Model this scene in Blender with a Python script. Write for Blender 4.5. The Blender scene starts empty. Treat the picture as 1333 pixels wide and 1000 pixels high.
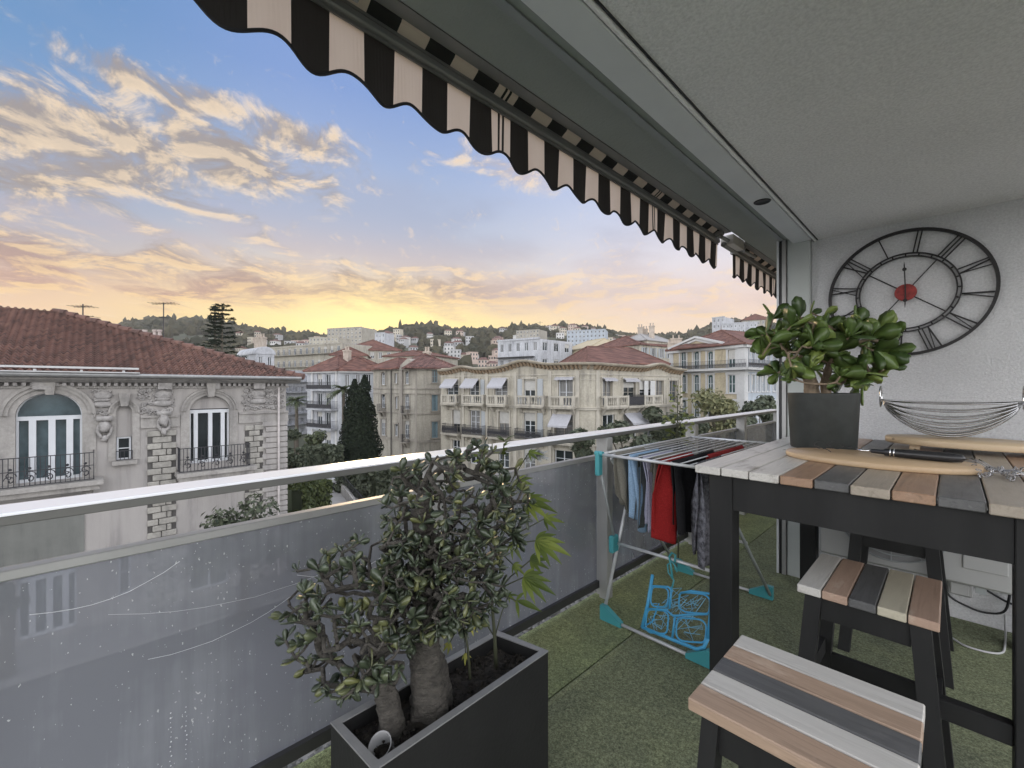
import bpy, math, random
from mathutils import Vector, Matrix, noise
rnd = random.Random(11)
SN, CS, FL, HC, CX, CY = .7157, .6984, 560.0, 1.35, 666.5, 503.0   # camera yaw, focal length, eye height
GZ = -7.5
sc = bpy.context.scene
COL = sc.collection
MW = {}

def P(px, D):
    r = (px - CX) / FL * D
    return Vector((CS * r - SN * D, SN * r + CS * D))
def ZA(py, D):
    return HC + (CY - py) / FL * D
def lin(r, g, b):
    return tuple(((c / 255) / 12.92 if c <= 10 else ((c / 255 + .055) / 1.055) ** 2.4) for c in (r, g, b)) + (1,)

# ---------------------------------------------------------------- materials
def newmat(name):
    m = bpy.data.materials.new(name); m.use_nodes = True
    nt = m.node_tree
    return m, nt, nt.nodes['Principled BSDF']
def lk(nt, a, b): nt.links.new(a, b)
def noise_tex(nt, scale, detail=4, rough=.55, vec=None, dist=0):
    n = nt.nodes.new('ShaderNodeTexNoise')
    n.inputs['Scale'].default_value = scale; n.inputs['Detail'].default_value = detail
    n.inputs['Roughness'].default_value = rough; n.inputs['Distortion'].default_value = dist
    if vec is not None: lk(nt, vec, n.inputs['Vector'])
    return n
def objco(nt, scale=(1, 1, 1), rot=(0, 0, 0)):
    t = nt.nodes.new('ShaderNodeTexCoord'); mp = nt.nodes.new('ShaderNodeMapping')
    mp.inputs['Scale'].default_value = scale; mp.inputs['Rotation'].default_value = rot
    lk(nt, t.outputs['Object'], mp.inputs['Vector'])
    return mp.outputs['Vector']
def ramp(nt, fac, stops):
    r = nt.nodes.new('ShaderNodeValToRGB'); e = r.color_ramp.elements
    while len(e) < len(stops): e.new(.5)
    for i, (p, c) in enumerate(stops):
        e[i].position = p; e[i].color = c if len(c) == 4 else tuple(c) + (1,)
    lk(nt, fac, r.inputs['Fac']); return r.outputs['Color']
def mixc(nt, fac, a, b, mode='MIX'):
    m = nt.nodes.new('ShaderNodeMix'); m.data_type = 'RGBA'; m.blend_type = mode
    for s, v in ((m.inputs[0], fac), (m.inputs[6], a), (m.inputs[7], b)):
        if hasattr(v, 'is_output') or isinstance(v, bpy.types.NodeSocket): lk(nt, v, s)
        else: s.default_value = v if not isinstance(v, tuple) else (v if len(v) == 4 else v + (1,))
    return m.outputs[2]
def mth(nt, op, a, b=None, c=None, clamp=False):
    m = nt.nodes.new('ShaderNodeMath'); m.operation = op; m.use_clamp = clamp
    for i, v in enumerate((a, b, c)):
        if v is None: continue
        if isinstance(v, bpy.types.NodeSocket): lk(nt, v, m.inputs[i])
        else: m.inputs[i].default_value = v
    return m.outputs[0]
def bump(nt, b, h, strength=.3, dist=.02):
    n = nt.nodes.new('ShaderNodeBump'); n.inputs['Strength'].default_value = strength
    n.inputs['Distance'].default_value = dist
    lk(nt, h, n.inputs['Height']); lk(nt, n.outputs['Normal'], b.inputs['Normal'])
def sc3(c, k): return tuple(min(1, x * k) for x in c[:3])
def mat(name, col, rough=.7, metal=0., var=.18, scale=3., bmp=0., bscale=60., bdist=.01, stretch=(1, 1, 1), spec=.5, fine=0, streak=0):
    m, nt, b = newmat(name)
    v = objco(nt, stretch)
    n = noise_tex(nt, scale, 6, .6, v)
    c = ramp(nt, n.outputs['Fac'], [(.3, sc3(col, 1 - var)), (.5, col), (.72, sc3(col, 1 + var))])
    if fine:
        n3 = noise_tex(nt, fine, 3, .7, v)
        c = mixc(nt, 1.0, c, ramp(nt, n3.outputs['Fac'], [(.35, (.88,) * 3), (.65, (1.08,) * 3)]), 'MULTIPLY')
    if streak:
        n4 = noise_tex(nt, 2.2, 5, .65, objco(nt, (1, 1, .12))); n5 = noise_tex(nt, .35, 4, .6, objco(nt))
        k = mth(nt, 'MULTIPLY', n4.outputs['Fac'], mth(nt, 'ADD', n5.outputs['Fac'], .5))
        c = mixc(nt, 1., c, ramp(nt, k, [(.34, (1.06,) * 3), (.52, (.96,) * 3), (.72, (1 - streak, 1 - streak, 1 - streak * .95))]), 'MULTIPLY')
    lk(nt, c, b.inputs['Base Color'])
    b.inputs['Roughness'].default_value = rough; b.inputs['Metallic'].default_value = metal
    b.inputs['Specular IOR Level'].default_value = spec
    if bmp:
        n2 = noise_tex(nt, bscale, 4, .6, v); bump(nt, b, n2.outputs['Fac'], bmp, bdist)
    return m
def leafmat(name, c1, c2, rough=.5, trans=.15, scale=2.5, spec=.4, c3=None):
    m, nt, b = newmat(name)
    g = nt.nodes.new('ShaderNodeNewGeometry')
    n = noise_tex(nt, scale, 4, .6, objco(nt))
    f = mth(nt, 'ADD', mth(nt, 'MULTIPLY', g.outputs['Random Per Island'], .6), mth(nt, 'MULTIPLY', n.outputs['Fac'], .5))
    st = [(.25, c1), (.8, c2)]
    if c3: st = [(.2, c1), (.65, c2), (.9, c3)]
    lk(nt, ramp(nt, f, st), b.inputs['Base Color'])
    b.inputs['Roughness'].default_value = rough; b.inputs['Specular IOR Level'].default_value = spec
    if trans: 
        b.inputs['Subsurface Weight'].default_value = 0
        tr = nt.nodes.new('ShaderNodeBsdfTranslucent'); tr.inputs['Color'].default_value = tuple(c2) + (1,)
        mx = nt.nodes.new('ShaderNodeMixShader'); mx.inputs[0].default_value = trans
        lk(nt, b.outputs[0], mx.inputs[1]); lk(nt, tr.outputs[0], mx.inputs[2])
        lk(nt, mx.outputs[0], nt.nodes['Material Output'].inputs['Surface'])
    return m
def woodmat(name, col, along='Y', var=.25, rough=.5, worn=None, wornamt=.55):
    m, nt, b = newmat(name)
    s = {'Y': (38, 2.2, 38), 'X': (2.2, 38, 38)}[along]
    oi = nt.nodes.new('ShaderNodeNewGeometry')
    v = objco(nt, s)
    off = nt.nodes.new('ShaderNodeVectorMath'); off.operation = 'ADD'
    lk(nt, v, off.inputs[0])
    cm = nt.nodes.new('ShaderNodeCombineXYZ')
    for i in range(3): lk(nt, mth(nt, 'MULTIPLY', oi.outputs['Random Per Island'], 37. + 11 * i), cm.inputs[i])
    lk(nt, cm.outputs[0], off.inputs[1])
    n = noise_tex(nt, 1.0, 7, .65, off.outputs[0], .6)
    c = ramp(nt, n.outputs['Fac'], [(.3, sc3(col, 1 - var)), (.48, col), (.6, sc3(col, 1 - var * .4)), (.75, sc3(col, 1 + var))])
    n2 = noise_tex(nt, 9, 6, .7, objco(nt, (1, .35, 1) if along == 'Y' else (.35, 1, 1)))
    kn = nt.nodes.new('ShaderNodeTexVoronoi'); kn.inputs['Scale'].default_value = 5.5; lk(nt, objco(nt, (1.6, .6, 1.6) if along == 'Y' else (.6, 1.6, 1.6)), kn.inputs['Vector'])
    c = mixc(nt, ramp(nt, kn.outputs['Distance'], [(.03, (.75,) * 3), (.075, (0, 0, 0))]), c, sc3(col, .28))
    if worn:
        c = mixc(nt, ramp(nt, n2.outputs['Fac'], [(wornamt, (0, 0, 0)), (wornamt + .12, (1, 1, 1))]), c, tuple(worn))
    lk(nt, c, b.inputs['Base Color']); lk(nt, mth(nt, 'ADD', mth(nt, 'MULTIPLY', n2.outputs['Fac'], .5), rough - .25), b.inputs['Roughness'])
    bump(nt, b, n.outputs['Fac'], .45, .004)
    return m
def tilemat(name, col, ang=0.):
    """pantile roof: rows and channels as bump, colour scattered tile by tile"""
    m, nt, b = newmat(name)
    v = objco(nt, (1, 1, 1), (0, 0, ang))
    sp = nt.nodes.new('ShaderNodeSeparateXYZ'); lk(nt, v, sp.inputs[0])
    a = mth(nt, 'MULTIPLY', sp.outputs[0], 4.2); r = mth(nt, 'MULTIPLY', sp.outputs[2], 6.0)
    vo = nt.nodes.new('ShaderNodeTexWhiteNoise'); vo.noise_dimensions = '2D'
    cb = nt.nodes.new('ShaderNodeCombineXYZ')
    lk(nt, mth(nt, 'FLOOR', a), cb.inputs[0]); lk(nt, mth(nt, 'FLOOR', r), cb.inputs[1]); lk(nt, cb.outputs[0], vo.inputs['Vector'])
    n = noise_tex(nt, .6, 5, .6, v)
    c = ramp(nt, mth(nt, 'ADD', mth(nt, 'MULTIPLY', vo.outputs['Value'], .55), mth(nt, 'MULTIPLY', n.outputs['Fac'], .45)),
             [(.15, sc3(col, .5)), (.5, col), (.85, sc3(col, 1.6))])
    fr = mth(nt, 'FRACT', r)
    c = mixc(nt, mth(nt, 'MULTIPLY', mth(nt, 'LESS_THAN', fr, .18), .0), c, (.02, .015, .012))
    lk(nt, c, b.inputs['Base Color']); b.inputs['Roughness'].default_value = .85
    h = mth(nt, 'ADD', mth(nt, 'ABSOLUTE', mth(nt, 'SINE', mth(nt, 'MULTIPLY', a, math.pi))), mth(nt, 'MULTIPLY', mth(nt, 'SUBTRACT', 1., fr), .8))
    bump(nt, b, h, .9, .08)
    return m

# ---------------------------------------------------------------- mesh builder
class MB:
    def __init__(s): s.v, s.f, s.m, s.mi = [], [], [], 0
    def add(s, vs, fs):
        o = len(s.v); s.v.extend(tuple(v) for v in vs)
        for f in fs: s.f.append(tuple(i + o for i in f)); s.m.append(s.mi)
        return s
    def hexa(s, p):
        return s.add(p, [(0, 3, 2, 1), (4, 5, 6, 7), (0, 1, 5, 4), (1, 2, 6, 5), (2, 3, 7, 6), (3, 0, 4, 7)])
    def box(s, x0, x1, y0, y1, z0, z1, M=None, bev=0):
        p = [Vector(q) for q in ((x0, y0, z0), (x1, y0, z0), (x1, y1, z0), (x0, y1, z0), (x0, y0, z1), (x1, y0, z1), (x1, y1, z1), (x0, y1, z1))]
        if bev:
            return s.bevbox(x0, x1, y0, y1, z0, z1, bev, M)
        if M: p = [M @ q for q in p]
        return s.hexa(p)
    def bevbox(s, x0, x1, y0, y1, z0, z1, b, M=None):
        lo, hi = (x0, y0, z0), (x1, y1, z1); vs = []; idx = {}
        for ix in (0, 1):
            for iy in (0, 1):
                for iz in (0, 1):
                    for ax in range(3):
                        q = [(lo, hi)[k][j] + (b if k == 0 else -b) for j, k in enumerate((ix, iy, iz))]
                        q[ax] = (lo, hi)[(ix, iy, iz)[ax]][ax]
                        idx[(ix, iy, iz, ax)] = len(vs); vs.append(Vector(q))
        fs = []
        for ax in range(3):
            o = [a for a in range(3) if a != ax]
            for k in (0, 1):
                ring = []
                for (a, c) in ((0, 0), (1, 0), (1, 1), (0, 1)):
                    t = [0, 0, 0]; t[ax] = k; t[o[0]] = a; t[o[1]] = c; ring.append(idx[(*t, ax)])
                if (k == 0) ^ (ax == 1): ring.reverse()
                fs.append(ring)
        for ax in range(3):                       # edges along ax
            o = [a for a in range(3) if a != ax]
            for a in (0, 1):
                for c in (0, 1):
                    t0 = [0, 0, 0]; t0[o[0]] = a; t0[o[1]] = c; t1 = list(t0); t1[ax] = 1
                    r = [idx[(*t0, o[0])], idx[(*t1, o[0])], idx[(*t1, o[1])], idx[(*t0, o[1])]]
                    if (a ^ c) ^ (ax == 1) ^ 1: r.reverse()
                    fs.append(r)
        for ix in (0, 1):
            for iy in (0, 1):
                for iz in (0, 1):
                    r = [idx[(ix, iy, iz, a)] for a in range(3)]
                    if (ix + iy + iz) % 2 == 0: r.reverse()
                    fs.append(r)
        if M: vs = [M @ q for q in vs]
        return s.add(vs, fs)
    def tube(s, pts, r, n=6, closed=False, cap=True):
        pts = [Vector(p) for p in pts]; k = len(pts)
        rs = r if isinstance(r, (list, tuple)) else [r] * k
        o = len(s.v); up = None; vs, fs = [], []
        for i, p in enumerate(pts):
            a = pts[i - 1] if (i or closed) else p; b = pts[(i + 1) % k] if (i < k - 1 or closed) else p
            t = (b - a)
            t = t.normalized() if t.length > 1e-9 else Vector((0, 0, 1))
            if up is None: up = t.orthogonal().normalized()
            up = (up - t * up.dot(t))
            up = up.normalized() if up.length > 1e-6 else t.orthogonal().normalized()
            w = t.cross(up)
            for j in range(n):
                q = 2 * math.pi * j / n
                vs.append(p + (up * math.cos(q) + w * math.sin(q)) * rs[i])
        for i in range(k if closed else k - 1):
            for j in range(n):
                a, b = i * n + j, i * n + (j + 1) % n
                c, d = ((i + 1) % k) * n + (j + 1) % n, ((i + 1) % k) * n + j
                fs.append((a, b, c, d))
        if cap and not closed:
            fs.append(tuple(range(n - 1, -1, -1))); fs.append(tuple((k - 1) * n + j for j in range(n)))
        return s.add(vs, fs)
    def lathe(s, prof, n=24, c=(0, 0, 0), M=None, arc=None):
        vs, fs = [], []
        for (r, z) in prof:
            for j in range(n):
                q = 2 * math.pi * j / n
                vs.append(Vector((r * math.cos(q), r * math.sin(q), z)))
        for i in range(len(prof) - 1):
            for j in range(n):
                fs.append((i * n + j, i * n + (j + 1) % n, (i + 1) * n + (j + 1) % n, (i + 1) * n + j))
        if M: vs = [M @ v for v in vs]
        return s.add([v + Vector(c) for v in vs], fs)
    def disc(s, c, rx, ry, z0, z1, n=40, bev=.006):
        prof = [(0, z0), (1 - bev * 3, z0), (1, z0 + bev), (1, z1 - bev), (1 - bev * 3, z1), (0, z1)]
        vs, fs = [], []
        for (r, z) in prof:
            for j in range(n):
                q = 2 * math.pi * j / n; vs.append((c[0] + rx * r * math.cos(q), c[1] + ry * r * math.sin(q), z))
        for i in range(5):
            for j in range(n): fs.append((i * n + j, i * n + (j + 1) % n, (i + 1) * n + (j + 1) % n, (i + 1) * n + j))
        return s.add(vs, fs)
    def blob(s, c, r, seed=0, amp=.25, sub=1, sq=(1, 1, 1)):
        vs, fs = ICO[sub]; o = []
        for v in vs:
            k = 1 + amp * noise.noise(v * 1.7 + Vector((seed * 3.1, seed * 1.7, seed)))*2
            o.append(Vector((c[0] + v.x * r * k * sq[0], c[1] + v.y * r * k * sq[1], c[2] + v.z * r * k * sq[2])))
        return s.add(o, fs)
    def build(s, name, mats, parent=None, smooth=False, loc=None, label=None):
        me = bpy.data.meshes.new(name)
        if parent is not None:
            M = MW[parent.name]; inv = M.inverted(); vs = [inv @ Vector(v) for v in s.v]
        elif loc is not None:
            M = Matrix.Translation(loc); l = Vector(loc); vs = [Vector(v) - l for v in s.v]
        else: M = Matrix(); vs = s.v
        me.from_pydata([tuple(v) for v in vs], [], s.f)
        mats = mats if isinstance(mats, (list, tuple)) else [mats]
        for m in mats: me.materials.append(m)
        if len(mats) > 1: me.polygons.foreach_set('material_index', s.m)
        if smooth: me.polygons.foreach_set('use_smooth', [True] * len(me.polygons))
        me.update()
        o = bpy.data.objects.new(name, me); COL.objects.link(o)
        if parent is not None: o.parent = parent
        elif loc is not None: o.location = loc
        MW[o.name] = M
        if label: o['label'] = label
        return o
def _ico():
    import bmesh
    out = {}
    for k in (1, 2, 3):
        bm = bmesh.new(); bmesh.ops.create_icosphere(bm, subdivisions=k, radius=1)
        bm.verts.ensure_lookup_table()
        out[k] = ([v.co.copy() for v in bm.verts], [tuple(v.index for v in f.verts) for f in bm.faces]); bm.free()
    return out
ICO = _ico()
def tag(o, label=None, cat=None, group=None, kind=None):
    for k, v in (('label', label), ('category', cat), ('group', group), ('kind', kind)):
        if v: o[k] = v
    return o
def thing(name, label, cat, loc=(0, 0, 0), rz=0., group=None):
    o = bpy.data.objects.new(name, None); COL.objects.link(o)
    o.location = loc; o.rotation_euler = (0, 0, rz); o.empty_display_size = .1
    MW[o.name] = Matrix.Translation(loc) @ Matrix.Rotation(rz, 4, 'Z')
    return tag(o, label, cat, group)
def dup(o, loc=None, rz=None, label=None, parent=None):
    c = o.copy(); COL.objects.link(c)
    if parent is not None: c.parent = parent
    if loc is not None: c.location = loc
    if rz is not None: c.rotation_euler = (0, 0, rz)
    if label: c['label'] = label
    MW[c.name] = MW[o.name]
    for ch in list(o.children): dup(ch, parent=c)
    return c

# ---------------------------------------------------------------- facade frame (front plane of a building)
class Fac:
    def __init__(s, a, b):
        s.a, s.b = Vector(a), Vector(b); d = s.b - s.a; s.L = d.length; s.u = d / s.L
        n = Vector((s.u.y, -s.u.x))
        if n.dot(-s.a) < 0: n = -n
        s.n = n
    def pt(s, u, w, z):
        q = s.a + s.u * u + s.n * w
        return Vector((q.x, q.y, z))
    def U(s, px):                                   # where the sight line at this photo column meets the facade
        d = P(px, 1.0); n = s.n
        t = s.a.dot(n) / d.dot(n)
        return (d * t - s.a).dot(s.u)
    def D(s, u):
        q = s.a + s.u * u; return -SN * q.x + CS * q.y
    def Z(s, px, py): return ZA(py, s.D(s.U(px)))
    def box(s, mb, u0, u1, w0, w1, z0, z1):
        return mb.hexa([s.pt(u0, w0, z0), s.pt(u1, w0, z0), s.pt(u1, w1, z0), s.pt(u0, w1, z0), s.pt(u0, w0, z1), s.pt(u1, w0, z1), s.pt(u1, w1, z1), s.pt(u0, w1, z1)])
    def prof(s, mb, pr, u0, u1):                    # sweep a (w,z) outline along the facade
        n = len(pr); vs = [s.pt(u0, w, z) for w, z in pr] + [s.pt(u1, w, z) for w, z in pr]
        fs = [(i, (i + 1) % n, n + (i + 1) % n, n + i) for i in range(n)] + [tuple(range(n)), tuple(range(2 * n - 1, n - 1, -1))]
        return mb.add(vs, fs)
    def wall(s, mb, u0, u1, z0, z1, holes, dep=.25):
        us = sorted({u0, u1, *[h[0] for h in holes], *[h[1] for h in holes]}); zs = sorted({z0, z1, *[h[2] for h in holes], *[h[3] for h in holes]})
        for i in range(len(us) - 1):
            for j in range(len(zs) - 1):
                cu, cz = (us[i] + us[i + 1]) / 2, (zs[j] + zs[j + 1]) / 2
                if any(h[0] < cu < h[1] and h[2] < cz < h[3] for h in holes): continue
                mb.add([s.pt(us[i], 0, zs[j]), s.pt(us[i + 1], 0, zs[j]), s.pt(us[i + 1], 0, zs[j + 1]), s.pt(us[i], 0, zs[j + 1])], [(0, 1, 2, 3)])
        for h in holes:
            a, b, c, d = h[:4]; arch = h[4] if len(h) > 4 else 0
            zt = d - arch
            for (p, q) in (((a, c), (b, c)), ((b, c), (b, zt)), ((a, zt), (a, c))) + ((((b, d), (a, d)),) if not arch else ()):
                mb.add([s.pt(p[0], 0, p[1]), s.pt(q[0], 0, q[1]), s.pt(q[0], -dep, q[1]), s.pt(p[0], -dep, p[1])], [(0, 1, 2, 3)])
            if arch:
                N = 14; m = (a + b) / 2; hw = (b - a) / 2
                c_ = [(m - hw * math.cos(math.pi * k / N), zt + arch * math.sin(math.pi * k / N)) for k in range(N + 1)]
                for k in range(N):
                    (x0, y0), (x1, y1) = c_[k], c_[k + 1]
                    mb.add([s.pt(x0, 0, y0), s.pt(x1, 0, y1), s.pt(x1, 0, d), s.pt(x0, 0, d)], [(0, 1, 2, 3)])
                    mb.add([s.pt(x0, 0, y0), s.pt(x1, 0, y1), s.pt(x1, -dep, y1), s.pt(x0, -dep, y0)], [(0, 1, 2, 3)])
def archpts(a, b, zt, rise, N=16):
    m, hw = (a + b) / 2, (b - a) / 2
    return [(m - hw * math.cos(math.pi * k / N), zt + rise * math.sin(math.pi * k / N)) for k in range(N + 1)]
# ================================================================ render, camera, sky, sun
sc.render.engine = 'CYCLES'
sc.view_settings.view_transform = 'Standard'; sc.view_settings.look = 'None'
sc.view_settings.exposure = .14; sc.view_settings.gamma = 1
sc.cycles.max_bounces = 8; sc.cycles.diffuse_bounces = 5; sc.cycles.transparent_max_bounces = 16
sc.cycles.sample_clamp_indirect = 6
cam = bpy.data.cameras.new('camera'); cam.sensor_width = 36; cam.lens = 36 * FL / 1333
cam.shift_y = 3 / 1333; cam.clip_start = .03; cam.clip_end = 6000
co = bpy.data.objects.new('camera', cam); COL.objects.link(co)
YAW = math.atan2(SN, CS)
co.location = (0, 0, HC); co.rotation_euler = (math.radians(90), 0, YAW); sc.camera = co

SUN_AZ = math.radians(-17.5); SUN_EL = math.radians(9.0)       # from the camera axis, clockwise
sd = Vector((-SN * math.cos(SUN_AZ) + CS * math.sin(SUN_AZ), CS * math.cos(SUN_AZ) + SN * math.sin(SUN_AZ), math.tan(SUN_EL))).normalized()
sl = bpy.data.lights.new('sun', 'SUN'); sl.energy = .8; sl.angle = math.radians(10); sl.color = (1, .72, .42)
so = bpy.data.objects.new('sun', sl); COL.objects.link(so)
so.rotation_euler = sd.to_track_quat('Z', 'Y').to_euler()

w = bpy.data.worlds.new('World'); sc.world = w; w.use_nodes = True
nt = w.node_tree; bg = nt.nodes['Background']
tc = nt.nodes.new('ShaderNodeTexCoord')
dirv = tc.outputs['Generated']
def dot(v):
    n = nt.nodes.new('ShaderNodeVectorMath'); n.operation = 'DOT_PRODUCT'; lk(nt, dirv, n.inputs[0]); n.inputs[1].default_value = v
    return n.outputs['Value']
fw = dot((-SN, CS, 0)); rt = dot((CS, SN, 0)); up = dot((0, 0, 1))
el = mth(nt, 'MULTIPLY', mth(nt, 'ARCSINE', up), 180 / math.pi)
az = mth(nt, 'MULTIPLY', mth(nt, 'ARCTAN2', rt, fw), 180 / math.pi)
def gauss(x, c, s):
    t = mth(nt, 'DIVIDE', mth(nt, 'SUBTRACT', x, c), s)
    return mth(nt, 'POWER', math.e, mth(nt, 'MULTIPLY', mth(nt, 'MULTIPLY', t, t), -.5))
def smooth(x, a, b):
    n = nt.nodes.new('ShaderNodeMapRange'); n.interpolation_type = 'SMOOTHSTEP'; lk(nt, x, n.inputs[0])
    n.inputs[1].default_value = a; n.inputs[2].default_value = b
    return n.outputs[0]
ele = mth(nt, 'DIVIDE', el, 90., clamp=True)
def elramp(st): return ramp(nt, ele, [(e / 90, lin(*c)) for e, c in st])
A_ = elramp([(0, (252, 205, 120)), (6.5, (255, 226, 140)), (8.6, (253, 222, 152)), (11, (240, 207, 160)), (14.5, (208, 198, 192)), (19, (178, 187, 205)), (26, (152, 172, 208)), (33, (126, 154, 206)), (45, (112, 146, 204)), (90, (112, 142, 200))])
B_ = elramp([(0, (232, 196, 160)), (7, (236, 200, 165)), (9.5, (222, 188, 165)), (12, (186, 178, 182)), (16, (152, 166, 190)), (22, (128, 156, 196)), (28, (106, 146, 192)), (34, (94, 138, 186)), (90, (90, 130, 185))])
C_ = elramp([(0, (240, 214, 188)), (7, (242, 216, 190)), (10, (232, 208, 196)), (15, (222, 216, 222)), (22, (196, 204, 228)), (30, (168, 186, 228)), (40, (140, 164, 214)), (90, (112, 142, 200))])
base = mixc(nt, smooth(az, -52, -24), B_, A_)
base = mixc(nt, smooth(az, -14, 22), base, C_)
# sunset glow low above the hills
glow = mth(nt, 'MULTIPLY', gauss(az, -17.2, 14), gauss(el, 6.0, 3.4))
sung = mth(nt, 'MULTIPLY', gauss(az, -17.2, 6.5), gauss(el, 7.0, 2.6))
base = mixc(nt, mth(nt, 'MULTIPLY', glow, .75), base, (1.0, .80, .40))
sky = nt.nodes.new('ShaderNodeTexSky'); sky.sky_type = 'NISHITA'; sky.sun_disc = False
sky.sun_elevation = SUN_EL; sky.sun_rotation = math.atan2(sd.x, sd.y)
base = mixc(nt, 1.0, base, mixc(nt, 1.0, sky.outputs[0], (.002, .002, .002), 'MULTIPLY'), 'ADD')
# clouds
ly = mth(nt, 'MULTIPLY', mth(nt, 'LOGARITHM', mth(nt, 'ADD', mth(nt, 'MAXIMUM', el, -3.), 5.), math.e), 3.6)
def cvec(dx, dy, sx, tilt):
    c = nt.nodes.new('ShaderNodeCombineXYZ')
    lk(nt, mth(nt, 'ADD', mth(nt, 'MULTIPLY', az, sx), dx), c.inputs[0])
    lk(nt, mth(nt, 'ADD', mth(nt, 'ADD', ly, mth(nt, 'MULTIPLY', az, tilt)), dy), c.inputs[1]); c.inputs[2].default_value = .37
    return c.outputs[0]
def cn(dx, dy, sx=.066, tilt=.004, s=2.3, d=9, r=.62, di=.5): return noise_tex(nt, s, d, r, cvec(dx, dy, sx, tilt), di).outputs['Fac']
n0 = cn(0, 0); n1 = cn(.05, -.10)
bands = None
for a, e, sa, se, k in ((-48, 21.0, 15, 3.0, .34), (-33, 24.0, 8, 2.2, .24), (-36, 28.6, 9, 1.2, .22), (-25, 27.2, 7, 1.5, .22), (-2, 27.5, 5, 2.4, .22), (6, 25.5, 4, 2, .14),
                        (-30, 14.6, 10, 1.0, .10), (-20, 11.6, 24, 1.5, .15), (-47, 10.8, 16, 2.2, .26), (-4, 13.2, 13, 1.6, .26), (14, 12.5, 7, 1.2, .2), (-52, 17.4, 5, .9, .2), (10, 9, 20, 1.6, .14), (30, 11, 8, 2, .14)):
    g = mth(nt, 'MULTIPLY', mth(nt, 'MULTIPLY', gauss(az, a, sa), gauss(el, e, se)), k)
    bands = g if bands is None else mth(nt, 'ADD', bands, g)
offv = mth(nt, 'MULTIPLY', smooth(mth(nt, 'ABSOLUTE', az), 60, 80), .12)          # broken cloud round the rest of the sky
d0 = mth(nt, 'SUBTRACT', mth(nt, 'ADD', mth(nt, 'ADD', n0, bands), offv), .655)
dens = smooth(d0, -.05, .22)
lit = smooth(mth(nt, 'SUBTRACT', n0, n1), -.05, .10)
thick = smooth(d0, .05, .30)
body = mixc(nt, smooth(el, 8, 17), lin(188, 150, 138), lin(158, 148, 143))
body = mixc(nt, smooth(az, -15, 10), body, lin(214, 196, 190))
lite = mixc(nt, smooth(el, 8, 20), lin(252, 216, 156), lin(252, 226, 190))
ccol = mixc(nt, mth(nt, 'MAXIMUM', mth(nt, 'MULTIPLY', lit, mth(nt, 'SUBTRACT', 1., mth(nt, 'MULTIPLY', thick, .45))), .0), body, lite)
# soft grey-violet bank under the bright streaks
nb = cn(3.1, 1.7, .05, .004, 1.1, 5, .5, .2)
bank = mth(nt, 'MULTIPLY', smooth(mth(nt, 'ADD', nb, mth(nt, 'MULTIPLY', mth(nt, 'MULTIPLY', gauss(az, -20, 24), gauss(el, 19, 4.5)), .28)), .52, .78), .55)
base = mixc(nt, bank, base, mixc(nt, smooth(el, 12, 22), lin(206, 184, 178), lin(160, 170, 196)))
# small high wisps
nw = cn(7.7, 3.3, .11, .012, 3.4, 8, .66, .5)
wis = mth(nt, 'MULTIPLY', smooth(mth(nt, 'ADD', nw, mth(nt, 'MULTIPLY', gauss(el, 14, 6), .06)), .60, .78), .42)
base = mixc(nt, wis, base, lin(248, 222, 192))
col = mixc(nt, mth(nt, 'MULTIPLY', dens, mth(nt, 'SUBTRACT', .93, mth(nt, 'MULTIPLY', smooth(az, -8, 18), .35))), base, ccol)
col = mixc(nt, mth(nt, 'MULTIPLY', sung, .9), col, (1.35, 1.10, .42))
# added fill: unseen sky behind and overhead brightened to light the balcony
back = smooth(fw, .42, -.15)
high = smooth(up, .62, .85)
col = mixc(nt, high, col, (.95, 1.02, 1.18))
back_fill = mth(nt, 'MULTIPLY', back, mth(nt, 'SUBTRACT', 1., mth(nt, 'MULTIPLY', smooth(up, .22, .62), .70)))
col = mixc(nt, back_fill, col, mixc(nt, mth(nt, 'MULTIPLY', dens, .5), (3.1, 3.1, 3.2), (3.3, 3.2, 3.0)))
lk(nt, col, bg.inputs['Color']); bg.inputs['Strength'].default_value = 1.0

w.cycles.sampling_method = 'MANUAL'; w.cycles.sample_map_resolution = 256
# ================================================================ materials
WHITE = mat('white_render', (.66, .66, .665), .9, var=.05, scale=2, bmp=.9, bscale=120, bdist=.008, fine=90)
CEIL = mat('ceiling_render', (.93, .925, .92), .9, var=.05, scale=1.5, bmp=1., bscale=110, bdist=.008, fine=90)
SOFF = mat('soffit_paint', (.34, .37, .35), .9, var=.08, scale=2, bmp=.3, bscale=60)
ALU = mat('aluminium', (.62, .63, .66), .22, 1., var=.05, scale=4)
ALUD = mat('aluminium_satin', (.40, .40, .39), .40, .35, var=.08, scale=5)
LACQ = mat('grey_lacquer', (.70, .72, .73), .45, var=.05, spec=.4)
LACQD = mat('grey_lacquer_dark', (.30, .32, .32), .5, var=.06)
BLACKM = mat('black_metal', (.025, .025, .027), .45, .2, var=.2)
BLACKW = mat('black_wood', (.016, .016, .016), .6, spec=.3, var=.3, scale=8, stretch=(1, 1, .2), bmp=.1, bscale=40)
STEEL = mat('chrome_steel', (.72, .72, .72), .16, 1., var=.05)
DARKPL = mat('dark_plastic', (.02, .02, .022), .35, var=.1)
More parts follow.
